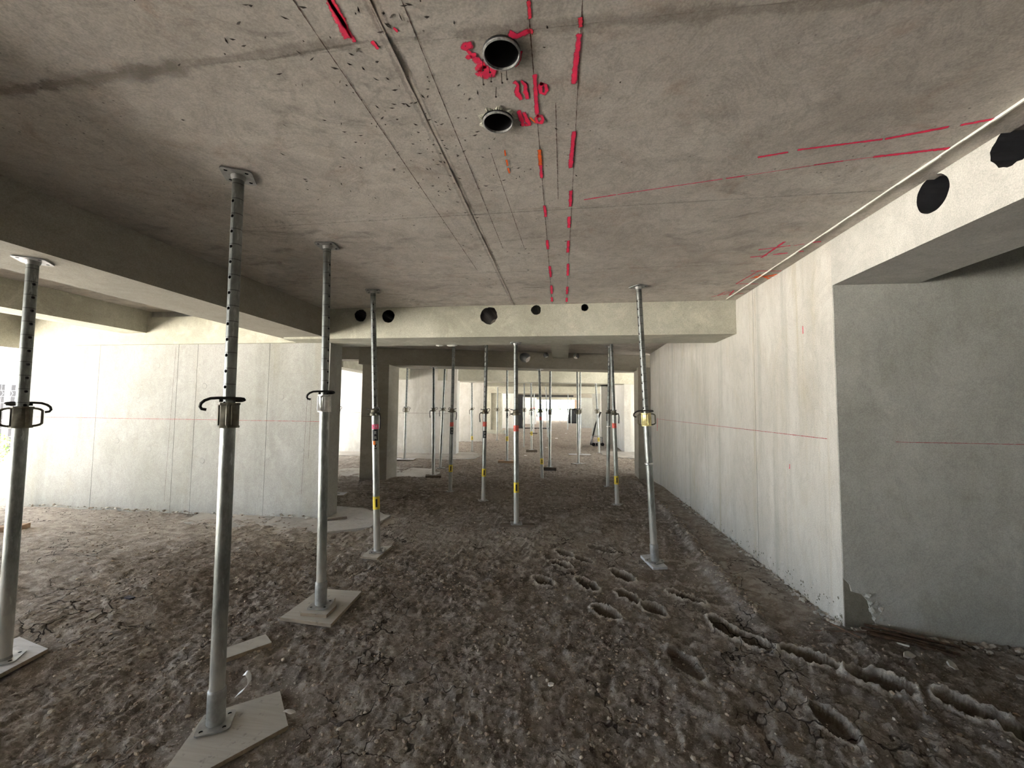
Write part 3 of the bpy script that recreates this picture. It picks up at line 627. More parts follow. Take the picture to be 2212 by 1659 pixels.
# third bay
W2 = MB().box(-7.0, -2.90, 10.87, 11.15, -.1, ZC + .004).build('wall_left', M['wall_pale']); struct(W2, 'bright wall behind the grey pillar', 'wall')
stroke('chalk_line', [[(-6.9, 1.225), (-2.92, 1.225)]], .006, lambda x, y: (x, 10.867, y), M['chalk_dark'], W2, None, .3, 38)
beam('ceiling_beam', [(-3.43, 10.80), (-3.43, 11.5), (6.4, 14.0), (6.4, 13.35), (1.95, 12.30)], 2.135, ZC + .004, M['beam'], 'pale third cross beam with broken rims')
struct(MB().box(1.78, 1.98, 12.42, 15.2, -.1, ZC).box(1.98, 6.4, 13.1, 13.35, -.1, ZC).box(1.98, 2.5, 12.5, 13.1, -.1, ZC).build('wall_right', M['wall_pale']), 'bright wall beyond the narrow pilaster', 'wall')
struct(MB().box(1.86, 6.5, 7.8, 8.0, -.1, ZC).build('wall_right', M['wall_pale']), 'side wall of the widened third bay', 'wall')
# far bays
W3 = MB().box(-7.0, -2.98, 15.1, 15.35, -.1, ZC).build('wall_left', M['wall_pale']); struct(W3, 'cream wall two bays beyond the grey pillar', 'wall')
W4 = MB().box(-7.0, -3.08, 20.2, 20.5, .3, ZC).box(-3.72, -3.6, 20.05, 20.2, .1, 2.3).box(-7, -2.9, 19.9, 20.5, .1, .30).build('wall_left', M['beam']); struct(W4, 'greenish grey wall with a door-shaped recess', 'wall')
W5 = MB().box(-7.0, -3.05, 25.4, 25.6, -.1, ZC).build('wall_left', M['wall_pale']); struct(W5, 'bright far wall next to the black frame', 'wall')
beam('ceiling_beam', [(-7, 15.2), (6.4, 15.2), (6.4, 15.5), (-7, 15.5)], 2.22, ZC + .004, M['beam'], 'shallow far beam over the cream wall')
beam('ceiling_beam', [(-7, 20.0), (6.4, 20.0), (6.4, 20.5), (-7, 20.5)], 2.13, ZC + .004, M['beam'], 'far beam over the greenish wall')
beam('ceiling_beam', [(-3.1, 26.4), (1.9, 26.4), (1.9, 26.8), (-3.1, 26.8)], 2.09, ZC + .004, M['beam_dark'], 'dark far beam over the black frame')
beam('ceiling_beam', [(-7, 34), (6.4, 34), (6.4, 34.5), (-7, 34.5)], 2.1, ZC + .004, M['beam'], 'distant beam before the bright end')
struct(MB().box(-2.85, -2.55, 25.5, 25.7, .15, 2.25).box(-2.85, -.9, 25.5, 25.9, -.1, .17).box(-2.85, 0.6, 25.55, 25.7, 2.11, 2.22).build('door_1', M['dark_plastic']), 'black frame standing in the far bay', 'frame')
struct(MB().box(-7, -2.2, 33, 33.3, -.1, ZC).build('wall_left', M['wall_pale']), 'pale wall seen inside the black frame', 'wall')
for xa in (-2.95, -2.8, -2.65, -2.5):
    pass
struct(MB().box(1.36, 1.78, 15.2, 15.5, -.1, ZC).box(1.78, 6.4, 15.2, 15.5, -.1, ZC).build('wall_right', M['wall_pale']), 'pale wall edge behind the leaning lever', 'wall')
struct(MB().box(1.38, 6.4, 20.1, 20.5, -.1, ZC).build('wall_right', M['wall_grey']), 'grey wall of the fourth bay', 'wall')
struct(MB().box(1.15, 6.4, 27.4, 27.7, -.1, ZC).build('wall_right', M['wall_grey']), 'grey wall before the bright end', 'wall')
struct(MB().box(1.0, 6.4, 38, 38.3, -.1, ZC).build('wall_right', M['timber']), 'brownish wall at the bright end', 'wall')

# footings: pale, dusty and slightly proud of the earth
def blob(poly, z, label, seed):
    q = random.Random(seed); pts = []
    n = len(poly)
    for i in range(n):
        a, b = Vector(poly[i]), Vector(poly[(i + 1) % n]); m_ = max(2, int((b - a).length / .09))
        for j in range(m_):
            p = a.lerp(b, j / m_); pts.append((p.x + q.uniform(-.014, .014), p.y + q.uniform(-.014, .014)))
    o = MB().prism(pts, -.05, z).build('footing', M['footing']); struct(o, label, 'footing'); return o
blob([(-4.25, 4.36), (-4.05, 3.98), (-3.5, 3.86), (-2.95, 3.70), (-2.45, 3.85), (-2.02, 4.12), (-2.0, 4.6), (-2.5, 4.9), (-4.25, 4.9)], .138, 'dusty concrete footing under the pale side wall', 3)
blob([(-4.6, 6.3), (-3.6, 6.0), (-2.75, 6.35), (-2.35, 7.2), (-2.5, 8.4), (-3.6, 8.6), (-4.6, 8.2)], .095, 'pale footing around the grey pillar', 4)
blob([(-7, 10.1), (-4.5, 9.9), (-2.8, 9.7), (-2.2, 10.2), (-2.15, 10.9), (-2.6, 11.4), (-7, 11.4)], .135, 'pale footing along the bright wall', 5)
blob([(1.05, 11.6), (1.5, 11.0), (2.5, 10.9), (4.2, 10.9), (4.2, 12.6), (1.1, 12.6)], .14, 'pale footing beyond the narrow pilaster', 6)

# ------------------------------------------------------------------ boards under the props
def board(name, poly, z0, th, mat, label, cat='board', group=None, edge='ply_edge', tilt=(0, 0)):
    cx = sum(p[0] for p in poly) / len(poly); cy = sum(p[1] for p in poly) / len(poly)
    mb = MB().prism([(x - cx, y - cy) for x, y in poly], 0, th, 0, 1)
    o = mb.build(name, [M[mat], M[edge]], None, False, (cx, cy, z0)); bevel(o, .0015)
    o.rotation_euler = (tilt[0], tilt[1], 0)
    tag(o, label, cat, group); return o
def ZG(poly, q=0.75):
    cx = [p[0] for p in poly]; cy = [p[1] for p in poly]
    zz = sorted(gz(min(cx) + (max(cx) - min(cx)) * i / 4, min(cy) + (max(cy) - min(cy)) * j / 4) for i in range(5) for j in range(5))
    return zz[int(q * 24)]

# ------------------------------------------------------------------ adjustable steel props
def inner_mesh():
    n = 22; mb = MB().prism([(.0235 * math.cos(6.2832 * j / n), .0235 * math.sin(6.2832 * j / n)) for j in range(n)], -1.56, 0)
    o = mb.build('inner_tube', M['inner'])
    cs = []
    jn = MB()
    for i in range(21):
        zz = -0.125 - 0.07 * i; n = 10
        for sg in (-1, 1):
         vs = [(sg * sx, .0075 * math.cos(6.283 * j / n), zz + .0075 * math.sin(6.283 * j / n)) for sx in (.006, .05) for j in range(n)]
         jn.add(vs, [tuple(range(n)), tuple(range(2 * n - 1, n - 1, -1))] + [(j, n + j, n + (j + 1) % n, (j + 1) % n) for j in range(n)])
    cut(o, [jn.build('cut', M['pvc'])])  # pin holes coloured dark, the shade inside them put into the colour
    me = o.data; bpy.data.objects.remove(o)
    me.shade_smooth(); me.set_sharp_from_angle(angle=math.radians(40)); me.name = 'inner_tube'
    return me
INNER = inner_mesh()
def plate_mesh(name, s, th, holes=True, up_=True):
    """rolled-corner square plate with four bolt holes; its tube side carries a short boss"""
    n = 6; r = .018; h = s / 2; pts = []
    for cx, cy, a0 in ((h - r, h - r, 0), (-h + r, h - r, 90), (-h + r, -h + r, 180), (h - r, -h + r, 270)):
        for j in range(n): a = math.radians(a0 + 90 * j / (n - 1)); pts.append((cx + r * math.cos(a), cy + r * math.sin(a)))
    o = MB().prism(pts, 0, th).build(name, M['plate'])
    if holes:
        cut(o, [cutter((sx * (h - .022), sy * (h - .022), 0), (0, 0, 1), .0075, .1, 0, 12) for sx in (-1, 1) for sy in (-1, 1)])
    me = o.data; bpy.data.objects.remove(o); me.name = name
    return me
BASE = plate_mesh('base_plate', .125, .006); HEAD = plate_mesh('head_plate', .125, .006)
BOSS = MB().lathe([(.031, .005), (.029, .016), (.0245, .026), (.0235, .026)], 20).mesh('boss', M['plate'], True)
def g_pin(seed=0, scale=1.0):
    s = scale
    p = [(.034, -.012, 0), (-.01, -.013, 0)]
    path = [(-.045 * s, .020, -.004)]
    path = []
    # through the tube, round its back and forward again as a hook
    path += [(-.036, .0, .0), (.0, .0, .0), (.040, .0, .0)]
    for j in range(1, 7): a = -math.pi / 2 + math.pi * j / 6; path.append((.040 + .016 * math.cos(a), -.016 - .016 * math.sin(-a) * -1 - .0, .006))
    path = [(-.036, 0, 0), (.0, 0, 0), (.038, 0, 0), (.050, -.004, .001), (.056, -.015, .004), (.053, -.027, .008), (.040, -.034, .010), (.0, -.036, .011), (-.04, -.037, .011), (-.065, -.036, .009),
            (-.085, -.034, .0), (-.097, -.033, -.012), (-.100, -.032, -.026), (-.094, -.031, -.036), (-.078, -.030, -.039)]
    return MB().tube(path, .0062, 8).mesh('g_pin', M['rod'], True)
GPIN = g_pin()
def collar_a(mat):
    mb = MB(); n = 8
    mb.lathe([(.0305, 0), (.042, 0), (.042, .008), (.0385, .012), (.0385, .098), (.0425, .102), (.0425, .110), (.030, .110)], n)
    for a in range(0, 8, 2):
        ang = math.radians(a * 45 + 22); mb.tube([(.0385 * math.cos(ang), .0385 * math.sin(ang), .012), (.0385 * math.cos(ang), .0385 * math.sin(ang), .098)], .003, 6)
    return mb.mesh('collar', mat, True)
def handle_a(mat, side):
    p = []
    for j in range(13):
        a = math.pi * j / 12; p.append((side * (.036 + .034 * min(1, math.sin(a) * 1.6)), 0, .055 - .046 * math.cos(a)))
    return MB().tube(p, .0058, 8).mesh('handle', mat, True)
COLA = {c: collar_a(M[c]) for c in ('collar', 'collar_zinc', 'collar_brass')}
HANA = {c: [handle_a(M[c], s) for s in (-1, 1)] for c in ('collar', 'collar_zinc')}; HANA['collar_brass'] = HANA['collar']
def collar_b():
    mb = MB().lathe([(.029, 0), (.040, 0), (.043, .006), (.043, .022), (.038, .028), (.034, .034), (.034, .060), (.028, .062)], 18)
    for a in (40, 160, 280):
        x, y = math.cos(math.radians(a)), math.sin(math.radians(a)); mb.tube([(.036 * x, .036 * y, .014), (.066 * x, .066 * y, .014)], [.010, .007], 8)
    return mb.mesh('collar', M['collar'], True)
COLB = collar_b()
LEVER = MB().tube([(-.036, 0, .016), (-.060, 0, .014), (-.072, 0, .0), (-.074, 0, -.04), (-.068, 0, -.10), (-.067, 0, -.115)], [.006, .006, .0065, .0065, .0075, .007], 8).mesh('lever', M['rod'], True)
RINGB = MB().tube([(.040, -.036, .012), (.055, -.036, .018), (.066, -.036, .030), (.066, -.036, .045), (.055, -.036, .055), (.038, -.036, .050), (-.02, -.036, .036), (-.06, -.036, .046)], .005, 8).mesh('g_pin', M['rod'], True)
def band(r, z0, z1, a0=0, a1=360, n=24):
    vs = []; fs = []
    for i in range(n + 1):
        a = math.radians(a0 + (a1 - a0) * i / n); vs += [(r * math.cos(a), r * math.sin(a), z0), (r * math.cos(a), r * math.sin(a), z1)]
    for i in range(n): fs.append((2 * i, 2 * i + 2, 2 * i + 3, 2 * i + 1))
    return MB().add(vs, fs)
def text_on_tube(s, size, r, ang, zc, mat, parent, name, vertical=True):
    cu = bpy.data.curves.new('t', 'FONT'); cu.body = s; cu.size = size; cu.align_x = 'CENTER'; cu.align_y = 'CENTER'; cu.resolution_u = 2
    o = bpy.data.objects.new('t', cu); COL.objects.link(o)
    dg = bpy.context.evaluated_depsgraph_get(); me_ = bpy.data.meshes.new_from_object(o.evaluated_get(dg)); bpy.data.objects.remove(o)
    bm = bmesh.new(); bm.from_mesh(me_)
    for v in bm.verts:
        u, w = v.co.x, v.co.y
        if vertical: u, w = -w, u
        a = math.radians(ang) + u / r; v.co = (r * math.cos(a), r * math.sin(a), zc + w)
    bm.to_mesh(me_); bm.free(); me_.materials.clear(); me_.materials.append(mat)
    return link(name, me_, parent)

TUBES = {}
def prop(base, top, kind, zcol, label, ang=0, pin_ang=None, stickers=(), mat='collar', group='adjustable steel props', cat='prop', hole_ang=0, sleeve=False, plate_ang=0, far=False):
    b, t = Vector(base) + Vector((0, 0, .003)), Vector(top); ax = t - b; L = ax.length
    e = empty('steel_prop', b)
    q = Vector((0, 0, 1)).rotation_difference(ax.normalized()); e.rotation_mode = 'QUATERNION'; e.rotation_quaternion = q
    tag(e, label, cat, group)
    def P(name, me_, z=0, rz=0, par=e, flip=False):
        o = link(name, me_, par, (0, 0, z)); o.rotation_euler = (math.pi if flip else 0, 0, math.radians(rz)); return o
    zc = round(zcol - b.z, 2)
    key = (zc, far)
    if key not in TUBES: TUBES[key] = MB().lathe([(.0285, .004), (.0285, zc + .004), (.0250, zc + .004), (.0250, .004)], 12 if far else 24, 0, closed=True).mesh('outer_tube', M['tube'], True)
    P('outer_tube', TUBES[key]); P('inner_tube', INNER, L - .005, hole_ang)
    P('base_plate', BASE, 0, plate_ang); P('head_plate', HEAD, L - .006, plate_ang)
    P('boss', BOSS, L, 0, e, True); P('foot_boss', BOSS, 0)
    pa = ang if pin_ang is None else pin_ang
    if kind == 'a':
        P('collar', COLA[mat], zc - .105, ang)
        for hnd in HANA[mat]: P('handle', hnd, zc - .105, ang)
        P('g_pin', GPIN, zc + .014, pa)
    else:
        P('collar', COLB, zc - .055, ang); P('lever', LEVER, zc - .055, ang); P('g_pin', RINGB, zc - .035, pa)
    if sleeve:
        MB().lathe([(.0290, .005), (.0345, .010), (.0345, .135), (.0330, .142), (.0287, .146)], 22).build('foot_sleeve', M['plate'], e, True)
    for s in stickers:
        if s[0] == 'yellow': band(.0290, s[1], s[1] + .11).build('yellow_sticker', M['yellow'], e, True); band(.0293, s[1] + .02, s[1] + .09, s[2] - 16, s[2] + 16, 6).build('black_print', M['black'], e, True)
        if s[0] == 'red': band(.0290, s[1], s[1] + .065).build('red_sticker', M['red_sticker'], e, True)
        if s[0] == 'black': band(.0290, s[1], s[1] + .10, s[2] - 60, s[2] + 60, 12).build('black_sticker', M['black'], e, True); text_on_tube('20 100', .026, .0294, s[2], s[1] + .05, M['white'], e, 'white_print')
        if s[0] == 'clip': MB().lathe([(.030, 0), (.036, .004), (.036, .014), (.030, .018)], 18).build('clip_ring', M['collar_zinc'], e, True).location.z = s[1]
    return e

XB = YB
# near row and corridor
p1 = [(-1.44, 1.36), (-1.55, 1.675), (-1.329, 1.858), (-1.15, 1.67), (-1.33, 1.40)]
zb1 = .034
board('plywood_board', p1, zb1, .018, 'ply', 'large five-sided plywood board under the tall dark prop')
prop((-1.455, 1.632, zb1 + .018), (-1.478, 1.632, ZC - .0015), 'a', 1.40, 'tall dark prop standing on the large five-sided plywood board', 128, 41, sleeve=True, plate_ang=28, hole_ang=-98)
p2 = [(-1.668, 2.306), (-1.66, 2.70), (-1.36, 2.70), (-1.328, 2.277)]
z2 = .124
board('plywood_board', p2, z2, .02, 'ply', 'large plywood board lying below the small offcut')
p2b = [(-1.56, 2.335), (-1.545, 2.53), (-1.46, 2.548), (-1.45, 2.50), (-1.40, 2.46), (-1.392, 2.335)]
board('plywood_offcut', p2b, z2 + .02, .02, 'ply', 'small notched plywood offcut lying on the large board')
prop((-1.492, 2.436, z2 + .04), (-1.538, 2.436, ZC - .0015), 'a', 1.47, 'prop with a bright zinc collar standing on two stacked boards', 105, 31, mat='collar_zinc', sleeve=True, plate_ang=8, hole_ang=-10)
p3 = [(-1.685, 3.32), (-1.70, 3.55), (-1.543, 3.62), (-1.535, 3.30)]
z3 = .124
board('plywood_offcut', p3, z3, .016, 'ply', 'plywood offcut under the prop with the orange sticker')
e3 = prop((-1.612, 3.458, z3 + .016), (-1.722, 3.458, ZC - .0015), 'b', 1.37, 'prop with pink, black and orange stickers', 150, 0, [('yellow', .36, -62), ('black', .955, -62)], plate_ang=20, hole_ang=-62)
band(.0290, 1.058, 1.10, -130, 20, 14).build('pink_sticker', M['pink_sticker'], e3, True); text_on_tube('24', .034, .0294, -62, 1.078, M['white'], e3, 'white_print', False)
band(.0292, .92, .955, -110, -62, 8).build('orange_sticker', M['orange'], e3, True); text_on_tube('C', .034, .0294, -62, .905, M['white'], e3, 'white_print', True); band(.0291, .885, .925, -80, -44, 8).build('black_sticker', M['black'], e3, True)
pR = [(.665, 3.74), (.715, 3.47), (.835, 3.50), (.79, 3.79)]
zr = .111
board('pale_offcut', pR, zr, .022, 'ply_pale', 'pale faced offcut under the prop with the yellow zinc collar', edge='ply_pale')
prop((.757, 3.60, zr + .022), (.632, 3.54, ZC - .0015), 'a', 1.37, 'leaning prop with a yellow zinc collar', -14, -12, [('clip', .80)], 'collar_brass', sleeve=True, plate_ang=35, hole_ang=-150)
p0 = [(-3.05, 1.62), (-2.95, 1.95), (-2.66, 1.88), (-2.62, 1.60)]
z0 = .104
board('plywood_offcut', p0, z0, .02, 'ply_pale', 'pale board under the prop that carries the long dark beam')
prop((-2.755, 1.765, z0 + .02), (-2.768, 1.765, 2.149), 'a', 1.375, 'thick shaded prop carrying the long dark beam', 57, 237, plate_ang=35, hole_ang=-8)
pC = [(-.68, 4.43), (-.675, 4.50), (-.315, 4.55), (-.31, 4.47)]
zc_ = .114
board('timber_strip', pC, zc_, .026, 'timber_dark', 'dark timber strip under the prop below the pale cross beam', edge='timber_dark')
prop((-.508, 4.49, zc_ + .026), (-.533, 4.49, 2.1245), 'b', 1.37, 'prop carrying the pale cross beam on a dark timber strip', 170, 0, [('yellow', .335, -80), ('red', 1.0)], plate_ang=10)
# props of the second bay, tops above the pale cross beam
def T(n, base, top, kind, label, ang, st=(), brd=None, zcol=1.37, sleeve=False):
    x, y = base[:2]; z_ = gz(x, y) if len(base) < 3 else base[2]
    if brd:
        w, d, th, mt, r = brd; c_, s_ = math.cos(r), math.sin(r)
        poly = [(x + a * c_ - b * s_, y + a * s_ + b * c_) for a, b in ((-w, -d), (w, -d), (w, d), (-w, d))]
        z_ = max(ZG(poly, .6), z_ if len(base) > 2 else -1)
        board('timber_block' if th > .03 else 'plywood_offcut', poly, z_, th, mt, n, edge=mt if th > .03 else 'ply_edge'); z_ += th
    prop((x, y, z_), (top[0], top[1], top[2]), kind, zcol, label, ang, None, st, far=y > 8, plate_ang=ang * 3 % 90, hole_ang=ang * 7 % 360, sleeve=sleeve)
T('pale offcut under the shaded prop next to the pale wall end', (-3.27, 5.57), (-3.29, 5.57, ZC), 'b', 'shaded prop next to the end of the pale side wall', 80, (), (.16, .10, .018, 'ply_pale', .2))
T('', (-1.735, 6.2), (-1.72, 6.2, ZC), 'b', 'dark prop with a bright yellow band right of the grey pillar', 180, [('yellow', .30, -70), ('red', 1.0), ('black', .88, -60)])
T('', (-1.10, 5.62), (-1.085, 5.62, ZC), 'b', 'prop with red and black stickers and a lever to its right', 10, [('yellow', .33, -70), ('red', 1.02), ('black', .86, -70)])
T('', (.725, 6.95), (.76, 6.95, ZC), 'b', 'thin dark prop close behind the prop with the red sticker', 60, [('clip', .98)])
T('', (.715, 5.68), (.64, 5.68, ZC), 'b', 'leaning prop with a red sticker and a bright yellow band', 200, [('yellow', .27, -80), ('red', 1.02)])
# under and behind the dark skewed beam
T('dark timber block under the dark prop right of the pillar', (-2.38, 7.35, .04), (-2.425, 7.38, 2.149), 'b', 'dark prop under the skewed beam right of the grey pillar', 30, (), (.14, .09, .045, 'timber_dark', .3))
T('pale board under the slim prop before the bright wall', (-3.82, 9.54), (-3.80, 9.54, ZC), 'a', 'slim prop standing on a pale board before the bright wall', 200, (), (.25, .14, .02, 'ply_pale', .1))
T('pale offcut under the slim prop beside the dark one', (-2.6, 8.48), (-2.53, 8.48, ZC), 'b', 'slim prop between the dark prop and the yellow-banded prop', 0, (), (.10, .07, .02, 'ply_pale', .4))
T('timber block under the yellow-banded prop left of the thick post', (-1.31, 9.5), (-1.33, 9.5, ZC), 'b', 'slim yellow-banded prop on a timber block', 170, [('yellow', .45, -80), ('black', 1.0, -70)], (.2, .1, .05, 'timber', .05))
T('', (-.40, 7.8), (-.47, 7.85, 2.149), 'b', 'leaning dark prop under the skewed beam with a dark yellow band', 20, [('yellow', .27, -75), ('red', 1.1)])
T('timber block under the upright prop right of the leaning dark one', (-.292, 8.7), (-.285, 8.7, ZC), 'a', 'upright slim prop right of the leaning dark prop', 90, (), (.13, .08, .05, 'timber_dark', .1), sleeve=True)
T('pale offcut under the prop with ring handles in the far bay', (.338, 9.6), (.31, 9.6, ZC), 'a', 'prop with ring handles on a pale offcut in the third bay', 0, (), (.14, .1, .02, 'ply_pale', .7))
T('', (-2.65, 11.75), (-2.69, 11.75, 2.134), 'b', 'yellow-banded prop before the cream wall', 20, [('yellow', .33, -70)])
T('', (-2.57, 15.75), (-2.57, 15.75, 2.21), 'a', 'pale prop before the door-shaped recess', 10)
T('', (-1.30, 13.5), (-1.31, 13.5, ZC), 'a', 'slim prop with ring handles behind the third cross beam', 0)
T('timber block under the yellow-banded prop in the fourth bay', (-.925, 11.95), (-.955, 11.95, 2.134), 'b', 'yellow-banded prop on a dark block under the third cross beam', 40, [('yellow', .42, -80), ('red', 1.15), ('black', 1.0, -70)], (.16, .1, .06, 'timber_dark', .1))
T('', (1.02, 12.1), (.93, 12.1, 2.134), 'a', 'leaning prop with a yellow band next to the wheeled jack', 30, [('yellow', .33, -70)])
T('large pale board under the prop behind the ring-handled prop', (.44, 11.5), (.46, 11.5, ZC), 'a', 'slim prop on a large pale board behind the ring-handled prop', 40, (), (.3, .2, .02, 'ply_pale', .05))
T('dark block under the distant prop before the pale framed wall', (-1.48, 20.3), (-1.46, 20.3, 2.129), 'b', 'distant prop standing on a dark block under the far beam', 90, [('red', 1.2)], (.18, .1, .05, 'timber_dark', 0))
T('', (-.70, 18.2), (-.80, 18.2, ZC), 'a', 'distant slim prop in front of the bright end', 0)
for i, (x, y, zt) in enumerate([(.24, 25.0, ZC), (-.3, 34.2, 2.10), (-.05, 38, ZC), (.55, 31, ZC), (-1.5, 30, ZC), (-2.2, 38, ZC), (-1.1, 42, ZC)]):
    prop((x, y, gz(x, y)), (x + R.uniform(-.03, .03), y, zt), 'b', 1.35, 'very distant thin prop against the bright end opening', i * 50, group='props before the bright end', far=True)

# loose boards, debris
pl = [(-1.765, 2.03), (-1.66, 2.18), (-1.57, 2.105), (-1.72, 1.985)]
board('loose_board', [(-1.80, 2.00), (-1.665, 2.185), (-1.572, 2.115), (-1.72, 1.93)], ZG(pl, .55), .022, 'ply', 'loose plywood piece lying behind the tall dark prop')
pt = [(-5.75, 3.05), (-5.22, 3.47), (-5.18, 3.38), (-5.7, 2.95)]
board('timber_plank', pt, ZG(pt, .8), .05, 'timber', 'brown timber plank lying near the open side', edge='timber')
pp = [(-2.60, 4.32), (-2.42, 4.40), (-2.40, 4.37), (-2.58, 4.27)]
board('timber_scrap', pp, .138, .02, 'timber_dark', 'dark timber scrap lying on the footing at the wall end', edge='timber_dark', tilt=(.0, -.06))
# curled white strip next to the big board
st = MB(); prev = None
cur = [(-1.50, 1.79, .035), (-1.47, 1.80, .06), (-1.455, 1.81, .085), (-1.46, 1.815, .105), (-1.475, 1.82, .118), (-1.488, 1.82, .115)]
for i, (x, y, zz) in enumerate(cur):
    st.v += [(x, y - .008, zz + .02), (x + .004, y + .012, zz + .03)]
    if i: st.f.append((2 * i - 2, 2 * i - 1, 2 * i + 1, 2 * i)); st.mi.append(0)
o = st.build('plastic_strip', M['white_plastic'], None, True); sd = o.modifiers.new('t', 'SOLIDIFY'); sd.thickness = .0012
tag(o, 'curled white plastic strip beside the big plywood board', 'strip')
def rock(r, seed, flat=.6):
    bm = bmesh.new(); bmesh.ops.create_icosphere(bm, subdivisions=2, radius=r); q = random.Random(seed)
    for v in bm.verts: v.co = Vector((v.co.x, v.co.y * q.uniform(.8, 1.2), v.co.z * flat)) * q.uniform(.75, 1.25)
    me_ = bpy.data.meshes.new('rock'); bm.to_mesh(me_); bm.free(); return me_
def chunk(name, x, y, r, mat, label, cat, seed, flat=.6):
    me_ = rock(r, seed, flat); me_.materials.append(M[mat]); o = link(name, me_, None, (x, y, gz(x, y) + r * flat * .6)); tag(o, label, cat); return o
o = chunk('plant_scrap', -1.19, 1.735, .012, 'chip', 'dried scrap lying on the corner of the five-sided board', 'scrap', 3, .5); o.location.z = zb1 + .018 + .006; o.scale = (2.2, .8, 1)
def shard(name, x, y, s, mat, label, rz=0, tilt=(.1, .1), cat='shard', dz=.004):
    q = random.Random(int(x * 977 + y * 131)); pts = []
    for j in range(6): a = j * 1.047; pts.append((s * q.uniform(.55, 1.1) * math.cos(a), s * .6 * q.uniform(.6, 1.1) * math.sin(a)))
    o = MB().prism(pts, 0, s * .22).build(name, M[mat], None, False, (x, y, gz(x, y) + dz)); o.rotation_euler = (tilt[0], tilt[1], rz); tag(o, label, cat); return o
shard('paper_scrap', -.058, 2.02, .024, 'white_plastic', 'thin white scrap lying in the middle of the earth', .8, (.25, .2), 'scrap', .006)
shard('mortar_shard', .36, 1.71, .016, 'chip', 'small pale shard near the earth cracks', .4)
shard('plastic_scrap', -2.75, 2.35, .035, 'blue_plastic', 'dark blue plastic scrap lying on the dusty earth', .3, (.1, .05), 'scrap')
shard('mortar_shard', 1.77, 2.42, .05, 'chip', 'broken mortar slab beside the rusty bars', .5, (.3, .1))
shard('mortar_shard', 1.93, 2.38, .045, 'chip', 'broken mortar piece right of the mortar slab', 1.2, (.35, -.2))
shard('mortar_shard', 2.25, 2.40, .035, 'chip', 'white mortar lump at the foot of the grey wall', .2)
shard('mortar_shard', 1.80, 2.50, .03, 'lintel', 'small white crumb of mortar on the rusty bars', 2.0, (.2, .2), dz=.02)
for x, y, s_, l in ((-.3, 17.5, .10, 'pale plank scrap lying flat in the far bay'), (.12, 21, .08, 'white scrap on the earth before the grey far wall'), (-.55, 13.2, .06, 'white scrap between the far props'), (-1.02, 10.9, .05, 'pale scrap behind the block with the yellow-banded prop')):
    shard('pale_scrap', x, y, s_, 'white_plastic', l, .3, (.05, .05), 'scrap', .01)
q = random.Random(5)
for i, (xa, ya, xb, yb, h) in enumerate([(1.69, 2.64, 2.04, 2.55, .015), (1.70, 2.61, 2.07, 2.50, .012), (1.72, 2.66, 1.98, 2.60, .03), (1.68, 2.58, 2.02, 2.47, .012), (1.76, 2.655, 2.14, 2.585, .012)]):
    za, zb_ = gz(xa, ya) + h, gz(xb, yb) + h
    o = MB().tube([(xa, ya, za), ((xa + xb) / 2, (ya + yb) / 2 + .004, (za + zb_) / 2 + .003), (xb, yb, zb_)], .0075, 7).build('rusty_bar', M['rust'], None, True)
    tag(o, ['long rusty bar in the middle of the heap at the broken wall corner', 'lower rusty bar pointing away from the broken wall corner', 'short rusty bar lying against the foot of the grey wall', 'outermost rusty bar beside the broken mortar slab', 'rusty bar reaching furthest along the foot of the grey wall'][i], 'bar', 'rusty bars at the broken wall corner')
for i, (xa, ya, xb, yb, r) in enumerate([(1.43, 2.62, 1.68, 2.57, .004), (1.53, 2.70, 1.565, 2.45, .005)]):
    o = MB().tube([(xa, ya, gz(xa, ya) + .008 + i * .02), (xb, yb, gz(xb, yb) + .018 + i * .02)], r, 6).build('thin_rod', M['rust'], None, True)
    tag(o, ['thin rod lying across the smooth strip', 'thin rod lying along the broken wall corner'][i], 'rod')

# gravel, crumbs and clods too small to count
def scatter(name, n, fn, rmin, rmax, mats, label, seed, flat=.7):
    q = random.Random(seed); ico = [(0, 0, 1)] + [(.894 * math.cos(a), .894 * math.sin(a), .447) for a in (i * 1.2566 for i in range(5))] + [(.894 * math.cos(a), .894 * math.sin(a), -.447) for a in (.628 + i * 1.2566 for i in range(5))] + [(0, 0, -1)]
    fc = [(0, 1 + i, 1 + (i + 1) % 5) for i in range(5)] + [(11, 6 + (i + 1) % 5, 6 + i) for i in range(5)] + [(1 + i, 6 + i, 1 + (i + 1) % 5) for i in range(5)] + [(6 + i, 6 + (i + 1) % 5, 1 + (i + 1) % 5) for i in range(5)]
    pts = [fn(q) for _ in range(n)]; X = np.array([p[0] for p in pts]); Y = np.array([p[1] for p in pts]); Z = ground(X, Y)
    if pts and len(pts[0]) > 2: Z = Z + np.array([p[2] for p in pts])
    mb = MB()
    for i in range(n):
        r = rmin * (rmax / rmin) ** (q.random() ** 1.8); sx, sy, sz = r * q.uniform(.7, 1.4), r * q.uniform(.6, 1.1), r * flat * q.uniform(.6, 1.1); a = q.uniform(0, 6.28); ca, sa = math.cos(a), math.sin(a)
        vs = []
        for x, y, zz in ico:
            k_ = q.uniform(.75, 1.25); x, y, zz = x * sx * k_, y * sy * k_, zz * sz * k_
            vs.append((X[i] + x * ca - y * sa, Y[i] + x * sa + y * ca, Z[i] + zz + sz * .45))
        mb.add(vs, fc, q.choices(range(len(mats)), [w for _, w in mats])[0])
    o = mb.build(name, [M[m_] for m_, _ in mats]); o['kind'] = 'stuff'; o['label'] = label; o.parent = FLOOR; return o
